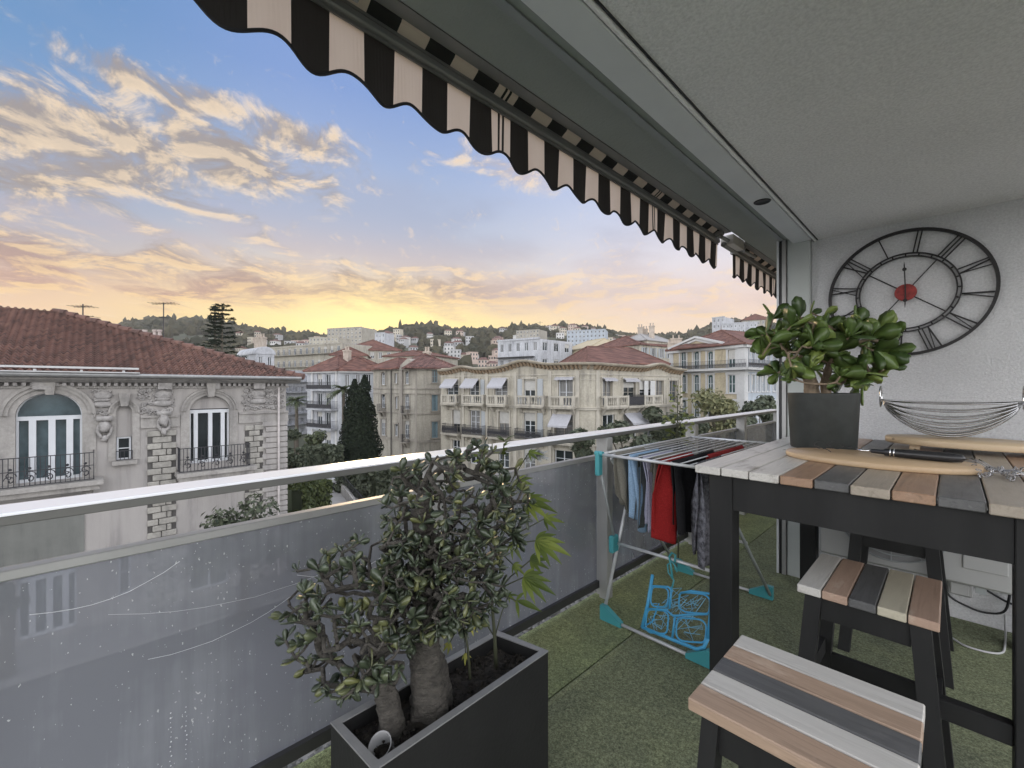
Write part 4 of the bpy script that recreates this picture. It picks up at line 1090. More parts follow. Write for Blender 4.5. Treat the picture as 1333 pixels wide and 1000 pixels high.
for F, H in ((F1, H1), (F2, H2)):
    for h in H: window(bb, F, h[0], h[1], h[2], h[3], h[4], mull=1, tran=1, dep=.2, frame=SHUTB if F is F2 else FRAME)
h = H2[1]; 
for h in H2[1:]:
    shutter(bb, F2, h[0] + .02, h[0] + (h[1] - h[0]) * .38, h[2], h[3], SHUTB, -.1); shutter(bb, F2, h[1] - (h[1] - h[0]) * .38, h[1] - .02, h[2], h[3], SHUTB, -.1)
for c, y, ww in ((499, 535, 8), (530, 538, 8), (530, 575, 8)):
    z = F1.Z(c, y); u0, u1 = F1.U(c - ww / 2), F1.U(c + ww / 2); b = balcony(bb, F1, u0, u1, z, .6, .15, BEIGET, True); iron_rail(b, F1, u0, u1, z, .85, .55, .16)
hip_roof(bb, [F2.pt(-1.2, .3, 0).xy, F2.pt(F2.L + 1, .3, 0).xy, F2.pt(F2.L + 1, -9, 0).xy, F2.pt(-1.2, -9, 0).xy], ze, 1.75, .35, .5, TILE2)
hip_roof(bb, [F1.pt(-.3, .3, 0).xy, F1.pt(F1.L * .62, .3, 0).xy, F1.pt(F1.L * .62, -8, 0).xy, F1.pt(-.3, -8, 0).xy], ze - .02, 1.35, .3, .4, TILE)
gb = MB(); ug0, ug1 = F1.U(522), F1.U(541); um = (ug0 + ug1) / 2
gb.add([F1.pt(ug0, .12, ze - .2), F1.pt(ug1, .12, ze - .2), F1.pt(ug1, .12, ze + .3), F1.pt(um, .12, ze + 1.05), F1.pt(ug0, .12, ze + .3), F1.pt(ug0, -5, ze - .2), F1.pt(ug1, -5, ze - .2), F1.pt(ug1, -5, ze + .3), F1.pt(um, -5, ze + 1.05), F1.pt(ug0, -5, ze + .3)], [(0, 1, 2, 3, 4), (2, 7, 8, 3), (3, 8, 9, 4), (1, 6, 7, 2), (4, 9, 5, 0)])
gb.build('gable', BEIGET, bb)
q = P(556, 53); chimney(bb, q.x, q.y, ze, ze + 2.1, .35, .3)
MB().tube([F1.pt(F1.U(510), .12, ze), F1.pt(F1.U(510), .12, GZ)], .06, 6).build('drainpipe', IRON, bb)

# ---------------------------------------------------------------- white house with stacked balconies
D0, D1, D2 = P(400, 62), P(441, 58), P(492, 60)
wh = thing('white_house', 'white four storey house with stacked dark railed balconies and a red tiled roof', 'house', (D1.x, D1.y, GZ))
F1, F2 = Fac(D0, D1), Fac(D1, D2); ze = ZA(482, 59)
zs_ = [ZA(y, 59) for y in (507, 532, 557)]
H1 = []; H2 = []
for i, z in enumerate(zs_ + [zs_[-1] - 2.7]):
    for c in (416, 427): H1.append((F1.U(c - 3.4), F1.U(c + 3.4), z + .03, z + 2.1))
for i, z in enumerate(zs_):
    for c in (452, 466, 480): H2.append((F2.U(c - 3), F2.U(c + 3), z + .25, z + 2.1))
wm = MB(); F1.wall(wm, 0, F1.L, GZ, ze, H1, .25); F2.wall(wm, 0, F2.L, GZ, ze, H2, .25)
for F in (F1, F2): boxwall(wm, F, F.L, 8, GZ, ze, F is F2)
wm.build('wall', WHITES, wh)
for h in H1: window(wh, F1, *h, mull=1, dep=.22)
for h in H2: window(wh, F2, *h, mull=1, dep=.22); shutter(wh, F2, h[0] - .45, h[0] - .04, h[2], h[3], SHUT); shutter(wh, F2, h[1] + .04, h[1] + .45, h[2], h[3], SHUT)
for z in zs_:
    u0, u1 = F1.U(408), F1.U(440); b = balcony(wh, F1, u0, u1, z, 1.1, .22, WHITES, False); iron_rail(b, F1, u0, u1, z, 1.0, 1.05, .13, solid=.6)
cm = MB()
for F in (F1, F2): F.box(cm, -.1, F.L + .1, .002, .35, ze - .35, ze)
for u in (F1.U(406), F1.U(437)): F1.box(cm, u, u + .35, .002, .12, GZ, ze - .35)
cm.build('cornice', WTRIM, wh)
hip_roof(wh, [D0, D1, F1.pt(F1.L, -9, 0).xy, F1.pt(0, -9, 0).xy], ze, 2.2, .3, .6, TILE)
hip_roof(wh, [D1, D2, F2.pt(F2.L, -8, 0).xy, F2.pt(0, -8, 0).xy], ze + .02, 2.0, .3, .6, TILE)
q = P(452, 62); chimney(wh, q.x, q.y, ze, ze + 3.0, .4, .4)

# ---------------------------------------------------------------- yellow building with a pediment
E0, E1, E2 = P(872, 66), P(969, 55), P(1060, 68)
yb = thing('pediment_building', 'pale yellow three storey building with a white pediment, long balcony and red roof', 'building', (E1.x, E1.y, GZ))
F1, F2 = Fac(E0, E1), Fac(E1, E2); ze = ZA(448, 55)
zb_ = 3.75; H1 = []; H2 = []; DTEAL = mat('teal_glass', (.05, .09, .09), .15, var=.4)
for c, ww in ((889.5, 7), (906.5, 7), (924.5, 7.5), (952.5, 9.5)):
    u0, u1 = F1.U(c - ww / 2), F1.U(c + ww / 2); D_ = F1.D(u0); ar = .35 if c < 940 else 0
    H1.append((u0, u1, zb_ + .05, ZA(457.5 if c < 940 else 455.5, D_), ar)); H1.append((u0, u1, zb_ - 3.3, ZA(488, D_), ar)); H1.append((u0, u1, zb_ - 6.8, zb_ - 4.4, ar))
for c in (973, 980, 987, 993.5, 999.5, 1008, 1018, 1028):
    u0, u1 = F2.U(c - 1.9), F2.U(c + 1.9)
    H2.append((u0, u1, zb_ + .05, zb_ + 2.5)); H2.append((u0, u1, zb_ - 3.1, zb_ - .9)); H2.append((u0, u1, zb_ - 6.6, zb_ - 4.4))
wm = MB(); F1.wall(wm, 0, F1.L, GZ, ze, H1, .25); boxwall(wm, F1, F1.L, 16, GZ, ze, False); wm.build('wall', YELL, yb)
wm = MB(); F2.wall(wm, .001, F2.L, GZ, ze, H2, .25); wm.build('side_wall', PALEB, yb)
for F, H in ((F1, H1), (F2, H2)):
    for h in H: window(yb, F, h[0], h[1], h[2], h[3], h[4] if len(h) > 4 else 0, mull=1, tran=1, dep=.2, fw=.09, frame=FRAME, pane=DTEAL)
t_ = MB()
for h in H1: surround(t_, F1, h[0], h[1], h[2], h[3], .28, .07)
for h in H2: surround(t_, F2, h[0], h[1], h[2], h[3], .12, .06)
for F in (F1, F2): F.box(t_, -.1, F.L + .1, .002, .4, ze - .4, ze + .1); F.box(t_, 0, F.L, .002, .12, zb_ - .55, zb_ - .28)
F1.box(t_, F1.L - 1.0, F1.L + .05, .002, .1, GZ, ze - .4); F2.box(t_, .0, .8, .002, .1, GZ, ze - .4); F1.box(t_, 0, .7, .002, .1, GZ, ze - .4)
t_.build('white_trim', WTRIM, yb)
for F, a, b_ in ((F1, F1.U(880), F1.L + .9), (F2, -.9, F2.L)):
    b = balcony(yb, F, a, b_, zb_, 1.0, .28, WTRIM, False); iron_rail(b, F, a, b_, zb_, 1.0, .95, .2, sides=False, solid=.5, r=.018)
# pediment
p0, p1, pk = F1.U(874), F1.U(941), F1.U(907); zp0 = ZA(455, F1.D(p0)); zpk = ZA(440, F1.D(pk)); zp1 = ZA(446, F1.D(p1)) - .2
pm = MB(); pm.add([F1.pt(p0, .05, ze - .3), F1.pt(p1, .05, ze - .3), F1.pt(p1, .05, zp1), F1.pt(pk, .05, zpk), F1.pt(p0, .05, zp0), F1.pt(p0, -3, ze - .3), F1.pt(p1, -3, ze - .3), F1.pt(p1, -3, zp1), F1.pt(pk, -3, zpk), F1.pt(p0, -3, zp0)], [(0, 1, 2, 3, 4), (2, 7, 8, 3), (3, 8, 9, 4)])
pm.build('pediment', YELL, yb)
pm = MB()
for a, b_ in (((p0 - .3, zp0), (pk, zpk)), ((pk, zpk), (p1 + .3, zp1))):
    for k, (ww, dz) in enumerate(((.45, .25), (.25, -.12))):
        pm.hexa([F1.pt(a[0], .051, a[1] + dz - .3), F1.pt(b_[0], .051, b_[1] + dz - .3), F1.pt(b_[0], ww, b_[1] + dz - .3), F1.pt(a[0], ww, a[1] + dz - .3), F1.pt(a[0], .051, a[1] + dz), F1.pt(b_[0], .051, b_[1] + dz), F1.pt(b_[0], ww, b_[1] + dz), F1.pt(a[0], ww, a[1] + dz)])
pm.build('pediment_moulding', WTRIM, yb)
hip_roof(yb, [E0, E1, F1.pt(F1.L, -13, 0).xy, F1.pt(0, -13, 0).xy], ze + .1, 2.6, .30, .7, TILE)
hip_roof(yb, [E1, E2, F2.pt(F2.L, -10, 0).xy, F2.pt(0, -10, 0).xy], ze + .12, 2.2, .25, .5, TILE)
q = P(880, 72); chimney(yb, q.x, q.y, ze, ze + 2.6, .9, .5); q = P(873, 72); chimney(yb, q.x, q.y, ze, ze + 1.9, .5, .5)

# ---------------------------------------------------------------- buildings between and behind
r_, F, zt = grid_block('apartment_house', 'white flat roofed block with a pale blue side above the wavy cornice', 648, 92, 702, 86, 14, 441, 4, 5, WHITES, 'flat', side=(745, 93, 4, 3), chim=0, top_px=86)
aerial('television_aerial', 'small rooftop aerial on the white flat roofed block', 703, 88, 441, 418, ((.9, .5, 4), (.6, .3, 3)), None)
dk = MB(); F.box(dk, -.2, F.L * .9, .01, 1.2, zt - 3.6, zt - 3.45); dk.build('canopy', BLACKM, r_)
grid_block('rooftop_house', 'low red roofed house just behind the corner building', 768, 56, 868, 60, 10, 472, 1, 6, CREAM, 'hip', 2.6, group=None, roofm=TILE)
grid_block('gabled_house', 'pale ochre gable with a bare wall behind the low red roof', 768, 88, 818, 92, 10, 452, 1, 2, YELL, 'hip', 2.2, roofm=mat('ochre_roof', (.42, .36, .25), .9, var=.1))
grid_block('annexe', 'pale annexe with chimneys under a grey lean roof', 812, 84, 842, 80, 9, 445, 2, 3, CREAM, 'hip', 1.4, roofm=FLATR, chim=2)
grid_block('long_house', 'pale house with shuttered upper windows under a long red roof', 834, 78, 896, 86, 12, 448, 2, 6, CREAM, 'hip', 2.2, chim=1, shut=SHUT)
grid_block('apartment_block', 'grey apartment block with long rows of balconies behind the dark palm', 366, 74, 405, 82, 12, 484, 6, 5, WHITES, 'flat', balc=True)
grid_block('apartment_block', 'long pale apartment block with crowded balconies below the hilltop flats', 352, 128, 445, 112, 14, 454, 4, 12, BEIGE, 'flat', balc=True)
grid_block('tiled_house', 'broad house with stepped red roofs below the hilltop flats', 446, 118, 522, 122, 16, 455, 2, 7, BEIGE, 'hip', 3.2)
grid_block('tiled_house', 'low house with a thin red roof behind the beige house', 500, 92, 560, 88, 12, 464, 2, 6, CREAM, 'hip', 1.3)
grid_block('tiled_house', 'narrow house with a short red roof above the white balcony house', 430, 98, 478, 100, 9, 462, 2, 5, CREAM, 'hip', 2.0)
grid_block('hilltop_flats', 'wide flat roofed hilltop apartment block under the sunset glow', 426, 300, 471, 290, 16, 428.5, 5, 9, BEIGE, 'flat', balc=False, zb=ZA(452, 295))
grid_block('tower_block', 'small white cube block on the wooded slope beside the hilltop flats', 488, 240, 501, 238, 9, 434, 3, 3, WHITES, 'flat', zb=ZA(456, 239))
grid_block('hilltop_flats', 'lower stepped apartment block on the slope below the hilltop flats', 402, 250, 440, 246, 14, 440, 4, 8, CREAM, 'flat', balc=False, zb=ZA(462, 248))
grid_block('hilltop_flats', 'flat topped apartment block on the ridge above the white block', 672, 360, 702, 350, 16, 431, 4, 7, BEIGE, 'flat', zb=ZA(450, 355))
grid_block('hilltop_flats', 'grey apartment block on the ridge over the ochre gable', 738, 340, 788, 330, 16, 431, 5, 10, PALEB, 'flat', zb=ZA(458, 335))
grid_block('hillside_block', 'tall white block on the hill above the red roof of the yellow building', 927, 190, 943, 186, 10, 414.5, 4, 3, WHITES, 'flat', zb=ZA(445, 188))
grid_block('hillside_block', 'broad white terraced block on the hill above the yellow building', 940, 175, 986, 170, 12, 422, 4, 9, WHITES, 'flat', zb=ZA(448, 172))
grid_block('hillside_block', 'red roofed house high on the hill close to the potted jade plant', 966, 200, 1003, 196, 12, 417, 3, 6, BEIGE, 'hip', 3., zb=ZA(445, 198))
r_, F, zt = grid_block('round_topped_house', 'pale house end with chimneys behind the villa roof corner', 333, 66, 357, 68, 8, 459, 3, 2, WHITES, 'none', zb=GZ)
am = MB(); N = 12; o = [F.pt(F.L / 2 - (F.L / 2 + .2) * math.cos(math.pi * k / N), .1, zt - .2 + 1.2 * math.sin(math.pi * k / N)) for k in range(N + 1)]; o2 = [F.pt(F.L / 2 - (F.L / 2 + .2) * math.cos(math.pi * k / N), -8, zt - .2 + 1.2 * math.sin(math.pi * k / N)) for k in range(N + 1)]
am.add(o + o2, [(k, k + 1, N + 2 + k, N + 1 + k) for k in range(N)] + [tuple(range(N + 1))]); am.build('roof', WHITES, r_)
q = F.pt(F.L / 2, -2, 0); chimney(r_, q.x, q.y, zt + .6, zt + 2.6, .9, .35, pots=4)
# houses scattered over the slopes
hs = []
hw_ = [mat('house_wall_%s' % n, c, .9, var=.1) for n, c in (('white', (.55, .54, .52)), ('cream', (.50, .45, .36)), ('rose', (.48, .38, .32)), ('grey', (.42, .42, .42)))]
for i, (px, D) in enumerate(spots):
    q = P(px, D); z = ter(q.x, q.y) - .5; ww, hh, dd = rnd.uniform(5, 9), rnd.uniform(5, 9), rnd.uniform(5, 7)
    k = i % 4; flat = rnd.random() < .4
    th = thing('hillside_house', 'small pale flat topped house among the trees of the far slopes' if flat else 'small pale house with a low tiled roof among the trees of the far slopes', 'house', (q.x, q.y, z), YAW + rnd.uniform(-.6, .6), 'flat topped houses on the far slopes' if flat else 'tiled houses on the far slopes')
    M = MW[th.name]; mb = MB().box(-ww / 2, ww / 2, -dd / 2, dd / 2, 0, hh, M)
    if flat: mb.box(-ww / 2 - .2, ww / 2 + .2, -dd / 2 - .2, dd / 2 + .2, hh + .005, hh + .4, M)
    mb.build('wall', hw_[k], th)
    if not flat:
        r = MB(); e = .5; A = [M @ Vector(v) for v in ((-ww / 2 - e, -dd / 2 - e, hh + .01), (ww / 2 + e, -dd / 2 - e, hh + .01), (ww / 2 + e, dd / 2 + e, hh + .01), (-ww / 2 - e, dd / 2 + e, hh + .01), (-ww / 4, 0, hh + 1.7), (ww / 4, 0, hh + 1.7))]
        r.add(A, [(0, 1, 5, 4), (1, 2, 5), (2, 3, 4, 5), (3, 0, 4), (3, 2, 1, 0)]); r.build('roof', TILE if i % 2 else TILE2, th)
    for fl in range(int(hh / 2.9)):
        for c in range(3):
            x = -ww / 2 + ww * (c + .5) / 3; zz_ = hh - 2.2 - fl * 2.9
            MB().box(x - .55, x + .55, -dd / 2 - .06, -dd / 2 - .005, zz_, zz_ + 1.5, M).build('window', PANE, th)

# ---------------------------------------------------------------- trees and gardens
BARK = mat('bark', (.10, .085, .065), .95, var=.3, scale=6)
LF = {'dark': leafmat('leaf_dark', (.03, .042, .024), (.105, .12, .075), .6, .1, .8),
      'mid': leafmat('leaf_mid', (.04, .054, .026), (.14, .16, .085), .6, .15, .8),
      'light': leafmat('leaf_light', (.07, .085, .035), (.22, .22, .11), .6, .2, .8, c3=(.26, .25, .12)),
      'cyp': leafmat('leaf_cypress', (.007, .012, .008), (.024, .034, .018), .75, .05, .5, .2),
      'hedge': leafmat('leaf_hedge', (.03, .045, .012), (.09, .11, .035), .6, .1, 1.),
      'palm': leafmat('leaf_palm', (.03, .045, .02), (.10, .12, .055), .5, .1, .6),
      'grey': leafmat('leaf_yucca', (.12, .13, .12), (.32, .33, .31), .5, .1, .6)}
def leaves(mb, n, pos, size, squash=.0, out=None, asp=.5):
    for i in range(n):
        p, nn = pos(i)
        d = Vector((rnd.gauss(0, 1), rnd.gauss(0, 1), rnd.gauss(0, 1) * .8))
        if nn is not None: d = d * .75 + nn
        d.normalize(); t = d.orthogonal().normalized(); t = Matrix.Rotation(rnd.uniform(0, 6.28), 3, d) @ t; b = d.cross(t); s = size * rnd.uniform(.6, 1.4)
        mb.add([p - t * s, p + b * s * asp + d * s * .15, p + t * s, p - b * s * asp + d * s * .15], [(0, 1, 2, 3)])
def tree(name, label, px, D, ytop, wpx, kind='mid', zb=None, n=2600, size=.24, group=None, nb=11, low=.25, cat='tree'):
    q = P(px, D); zb = GZ if zb is None else zb; zt = ZA(ytop, D); R_ = wpx / 2 / FL * D; H_ = zt - zb
    t = thing(name, label, cat, (q.x, q.y, zb), group=group)
    tk = MB(); z1 = zb + H_ * .55; tk.tube([(q.x, q.y, zb), (q.x + .1, q.y, zb + H_ * .25), (q.x, q.y + .1, z1)], [.22, .17, .10], 7)
    bl = []
    for i in range(nb):
        a = rnd.uniform(0, 6.28); rr = R_ * math.sqrt(rnd.random()) * .72; h = rnd.uniform(low, .86); k = 1 - abs(h - .5) * .7
        c = Vector((q.x + rr * k * math.cos(a), q.y + rr * k * math.sin(a), zb + H_ * h)); br = R_ * rnd.uniform(.30, .5)
        c.z = min(c.z, zt - br * .75); bl.append((c, br)); tk.tube([(q.x, q.y, zb + H_ * low * .8), (q.x * .5 + c.x * .5, q.y * .5 + c.y * .5, (zb + H_ * low + c.z) / 2 + .2), tuple(c)], [.09, .06, .02], 5)
    tk.build('trunk', BARK, t)
    cr = MB()
    def pos(i):
        c, br = bl[i % nb]; v = Vector((rnd.gauss(0, 1), rnd.gauss(0, 1), rnd.gauss(0, 1))).normalized(); r = br * (rnd.random() ** .35) * (1 + .35 * noise.noise(v * 2 + c))
        return c + Vector((v.x * r, v.y * r, v.z * r * .8)), v + Vector((0, 0, .4))
    leaves(cr, n, pos, size); cr.build('crown', LF[kind], t); return t
# great clipped cypress
q = P(468, 43); zt, zb_ = ZA(489, 43), GZ; cy = thing('cypress', 'big dark cone shaped cypress with a blunt double tip in front of the white house', 'tree', (q.x, q.y, GZ))
MB().tube([(q.x, q.y, GZ), (q.x, q.y, zt - 1.5)], [.3, .05], 7).build('trunk', BARK, cy); cr = MB()
def cpos(i):
    h = rnd.random() ** 1.25; z = zb_ + (zt - zb_) * h; R_ = 2.45 * (1 - h ** 1.9 * .80) * (.86 + .28 * noise.noise(Vector((z * .6, 1, 2)))); a = rnd.uniform(0, 6.28)
    tip = 0.
    if h > .84: tip = .5 * (1 if i % 2 else -1) * min(1, (h - .80) * 12); R_ *= 1.0 - .75 * (h - .84) / .16
    R_ *= 1 + .22 * noise.noise(Vector((math.cos(a) * 1.7, math.sin(a) * 1.7, z * .55)))
    r = R_ * rnd.random() ** .18
    return Vector((q.x + tip * CS + r * math.cos(a), q.y + tip * SN + r * math.sin(a), z - (.4 if tip < 0 else 0) * (h > .86))), Vector((math.cos(a), math.sin(a), .5))
leaves(cr, 13000, cpos, .15, asp=.4); cr.lathe([(1.9, zb_), (1.85, zb_ + 2), (1.3, zb_ + 5.0), (.75, zt - 1.9), (.0, zt - 1.0)], 14, (q.x, q.y, 0)); cr.build('crown', LF['cyp'], cy)
def palm(label, px, D, yc, rpx, kind='palm', n=26, zb=None, name='palm_tree', trunk=True, droop=.9):
    q = P(px, D); z = ZA(yc, D); zb = GZ if zb is None else zb; R_ = rpx / FL * D; t = thing(name, label, 'palm', (q.x, q.y, zb))
    if trunk: MB().tube([(q.x, q.y, zb), (q.x + .1, q.y, (z + zb) / 2), (q.x, q.y, z)], [.24, .2, .16], 8).build('trunk', BARK, t)
    f = MB()
    for k in range(n):
        a = rnd.uniform(0, 6.28); e = rnd.uniform(-.2, 1.25); L = R_ * rnd.uniform(.8, 1.15); d = Vector((math.cos(a), math.sin(a), 0)); sd_ = Vector((-d.y, d.x, 0)); pr = None
        for j in range(9):
            s = j / 8; p = Vector((q.x, q.y, z)) + d * (L * s * math.cos(e * (1 - s * .5))) + Vector((0, 0, L * (s * math.sin(e) - droop * s * s * .75)))
            if pr is not None:
                ww = L * .20 * math.sin(math.pi * min(1, .12 + s * .9))
                for sg in (-1, 1):
                    tip = p + sd_ * sg * ww + (p - pr) * .9 - Vector((0, 0, ww * .4)); f.add([pr, p, tip], [(0, 1, 2)])
                    tip = (p + pr) / 2 + sd_ * sg * ww * .9 + (p - pr) * .8 - Vector((0, 0, ww * .35)); f.add([pr.lerp(p, .3), pr.lerp(p, .75), tip], [(0, 1, 2)])
            pr = p
    f.build('crown', LF[kind], t); return t
palm('shaggy palm with pale fronds against the white house, beside the cypress', 447, 47, 508, 24, n=34)
palm('dark palm in front of the grey apartment block at the villa corner', 386, 50, 522, 19, n=30)
q = P(700, 16); palm('spiky grey green yucca below the balcony handrail', 700, 19, 594, 19, 'grey', 40, ZA(640, 19), 'yucca', False, .45)
# tall tiered araucarias behind the villa
def araucaria(label, px, D, ytop, ybase, wpx, g=None):
    q = P(px, D); z0, z1 = ZA(ybase, D), ZA(ytop, D); t = thing('araucaria', label, 'tree', (q.x, q.y, z0), group=g)
    MB().tube([(q.x, q.y, z0 - 3), (q.x, q.y, z1)], [.3, .04], 6).build('trunk', BARK, t); f = MB(); k = 0; z = z1 - .3
    while z > z0:
        fr = (z1 - z) / (z1 - z0); R_ = wpx / FL * D * (.16 + .36 * fr) * (.8 + .3 * math.sin(k * 2.3)); nb = 6
        for b in range(nb):
            a = b / nb * 6.28 + k; e = Vector((q.x + R_ * math.cos(a), q.y + R_ * math.sin(a), z + R_ * .12)); f.tube([(q.x, q.y, z), e], [.06, .03], 4)
            for j in range(12):
                s = rnd.uniform(.25, 1.05); p = Vector((q.x, q.y, z)).lerp(e, s); v = Vector((rnd.gauss(0, 1), rnd.gauss(0, 1), rnd.gauss(0, .35))).normalized() * .38; f.add([p - v, p + v.cross(Vector((0, 0, 1))) * .35 + Vector((0, 0, .12)), p + v], [(0, 1, 2)])
        z -= (z1 - z0) * (.075 + .02 * fr); k += 1
    f.build('crown', LF['cyp'], t)
araucaria('tall tiered araucaria rising above the villa roof', 289, 60, 396, 470, 64)
araucaria('thin bare topped araucaria just beside the taller one', 280, 64, 398, 450, 26)
tree('shrub', 'dark round bush beside the villa corner, under the dark palm', 386, 36, 548, 42, 'dark', n=2200, size=.2, low=.1, cat='bush')
tree('shrub', 'tall dark bush in front of the white house balconies', 412, 44, 552, 40, 'mid', n=2200, size=.2, low=.1, cat='bush')
tree('shrub', 'low rounded bush at the foot of the white house', 428, 40, 574, 34, 'dark', n=1600, size=.2, low=.1, cat='bush')
def hedge(label, pts, w_, z0, z1, kind, n, size=.16, name='hedge'):
    P_ = [P(px, D) for px, D in pts]; t = thing(name, label, 'hedge', (P_[0].x, P_[0].y, z0)); m = MB(); L = [(b - a).length for a, b in zip(P_[:-1], P_[1:])]
    def pos(i):
        x = rnd.random() * sum(L); k = 0
        while x > L[k] and k < len(L) - 1: x -= L[k]; k += 1
        d = (P_[k + 1] - P_[k]) / L[k]; p = P_[k] + d * x; nn = Vector((-d.y, d.x)); s = rnd.uniform(-1, 1); h = rnd.random()
        if rnd.random() < .5: h = .9 + .1 * h
        else: s = math.copysign(.85 + .15 * abs(s), s)
        zt_ = z1 + .25 * noise.noise(Vector((p.x * .8, p.y * .8, 0)))
        return Vector((p.x + nn.x * s * w_, p.y + nn.y * s * w_, z0 + (zt_ - z0) * h)), Vector((nn.x * s, nn.y * s, .5))
    leaves(m, n, pos, size, asp=.6)
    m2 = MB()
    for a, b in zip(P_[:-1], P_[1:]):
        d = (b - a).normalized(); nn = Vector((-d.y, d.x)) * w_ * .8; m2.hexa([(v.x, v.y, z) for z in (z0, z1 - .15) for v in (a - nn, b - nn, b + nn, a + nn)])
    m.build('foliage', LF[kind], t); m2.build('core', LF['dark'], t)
hedge('clipped dark hedge along the lane behind the villa', [(372, 38), (402, 40), (447, 41)], .6, GZ, ZA(582, 40), 'dark', 3000)
hedge('dark garden hedge beyond the lane wall below the cypress', [(452, 37), (500, 34), (560, 33)], 1.2, GZ, ZA(606, 35), 'dark', 4200, .2)
hedge('yellow green hedge beside the villa corner', [(366, 27), (380, 26.5), (418, 29)], .9, GZ, ZA(632, 27), 'hedge', 3400, .13)
hedge('flat topped green hedge along the street below the railing', [(366, 23.3), (415, 23.8), (470, 25.5)], 1.0, GZ, ZA(668, 24), 'hedge', 4200, .12)
for a in ((318, 16.5, 640, 110, 'dark', 'leafy dark street tree in front of the villa blocks'), (398, 19.5, 662, 80, 'mid', 'low pale leaved street tree by the villa corner')):
    tree('street_tree', a[5], a[0], a[1], a[2], a[3], a[4], n=2600, size=.11, low=.45)
tree('street_tree', 'dark small leaved tree at the villa foot, seen under the mid rail', 8, 13, 722, 44, 'dark', n=1200, size=.1, low=.5)
# lane with a low wall and railings
la = MB(); a, b_ = P(384, 52), P(446, 52); c, d = P(480, 27), P(402, 26)
la.add([(v.x, v.y, GZ + .0) for v in (a, b_, c, d)], [(0, 1, 2, 3)]); struct(la, 'lane', mat('lane_paving', (.30, .29, .28), .9, var=.15, scale=1))
def lowwall(label, pts, h, th=.12, rail=True):
    t = thing('garden_wall', label, 'wall', (*P(*pts[0]), GZ)); m = MB(); r = MB()
    for (a, b) in zip(pts[:-1], pts[1:]):
        p, q = P(*a), P(*b); d = (q - p).normalized(); nn = Vector((-d.y, d.x)) * th
        m.hexa([(v.x, v.y, z) for z in (GZ, GZ + h) for v in (p - nn, q - nn, q + nn, p + nn)])
        if rail:
            L = (q - p).length; k = int(L / .5)
            for i in range(k + 1): s = p.lerp(q, i / k); r.tube([(s.x, s.y, GZ + h), (s.x, s.y, GZ + h + .8)], .02, 4)
            r.tube([(p.x, p.y, GZ + h + .78), (q.x, q.y, GZ + h + .78)], .025, 4)
    m.build('coping', WTRIM if not rail else STONET, t)
    if rail: r.build('fence_rail', IRON, t)
lowwall('pale low wall with thin railings along the lane by the villa', [(375, 42), (420, 28.5)], .9)
lowwall('pale low wall on the far side of the lane by the dark hedge', [(435, 40), (476, 27.5)], .75, rail=True)
# parked white car by the cypress
q = P(432, 38); cz = GZ + .02; car = thing('parked_car', 'white car parked in the lane beside the cypress', 'car', (q.x, q.y, cz), YAW - .5)
M = MW[car.name]; b = MB(); prof = [(-2.0, .35), (2.0, .35), (2.05, .7), (1.2, .92), (.55, 1.42), (-1.1, 1.45), (-1.9, .95), (-2.05, .75)]; n = len(prof)
b.add([M @ Vector((x, y, z)) for y in (-.82, .82) for x, z in prof], [tuple(range(n)), tuple(range(2 * n - 1, n - 1, -1))] + [(i, (i + 1) % n, n + (i + 1) % n, n + i) for i in range(n)]); b.build('body', mat('car_white', (.7, .7, .72), .25), car)
g = MB()
for sgn in (-1, 1): y = .826 * sgn; g.add([M @ Vector((x, y, z)) for x, z in ((1.0, .96), (.5, 1.36), (-1.05, 1.38), (-1.6, .98))], [(0, 1, 2, 3)])
g.add([M @ Vector((x, y, z)) for x, y, z in ((1.17, -.74, .97), (1.17, .74, .97), (.6, .68, 1.40), (.6, -.68, 1.40))], [(0, 1, 2, 3)]).add([M @ Vector((x, y, z)) for x, y, z in ((-1.87, -.74, 1.0), (-1.87, .74, 1.0), (-1.15, .68, 1.43), (-1.15, -.68, 1.43))], [(0, 1, 2, 3)]); g.build('window', PANEB, car)
for x in (-1.25, 1.3):
    for y in (-.78, .78): w_ = MB().tube([M @ Vector((x, y - .1, .32)), M @ Vector((x, y + .1, .32))], .32, 14).build('wheel', BLACKM, car)
# trees in front of the corner and yellow buildings
for px, D, yt, wp, kd, lab in ((762, 30, 548, 46, 'dark', 'dark leafy tree climbing the rounded corner of the cream building'), (815, 33, 545, 84, 'dark', 'broad dark street tree before the cream corner building'),
                               (862, 40, 518, 66, 'dark', 'tall dark tree between the cream and the yellow building'), (902, 38, 528, 70, 'dark', 'dense dark tree at the foot of the yellow building'), (936, 40, 500, 88, 'light', 'pale flowering tree in front of the yellow building'),
                               (990, 38, 505, 66, 'dark', 'dark bushy tree before the blue side of the yellow building'), (1022, 44, 515, 50, 'mid', 'dark green tree nearest the grey column')):
    tree('street_tree', lab, px, D, yt, wp, kd, n=3400, size=.22, low=.3)
for px, D, yt, wp, kd, lab in ((735, 20, 582, 90, 'mid', 'mid green bush just below the handrail beside the grey yucca'), (770, 22, 575, 70, 'mid', 'mid green tree top behind the first railing post'), (832, 24, 566, 90, 'dark', 'dark tree top under the handrail beyond the drying rack'),
                               (905, 26, 556, 90, 'dark', 'dark tree top between the two far railing posts'), (975, 30, 545, 100, 'dark', 'dark green shrubbery seen under the far handrail'), (655, 22, 595, 80, 'mid', 'mid green street bush behind the big jade plant'), (590, 24, 610, 90, 'dark', 'dark street shrub behind the crown of the jade tree'), (515, 23, 640, 60, 'light', 'pale yellow green shrub peeking out behind the jade tree')):
    tree('shrub', lab, px, D, yt, wp, kd, n=2600, size=.15, low=.25, cat='bush')
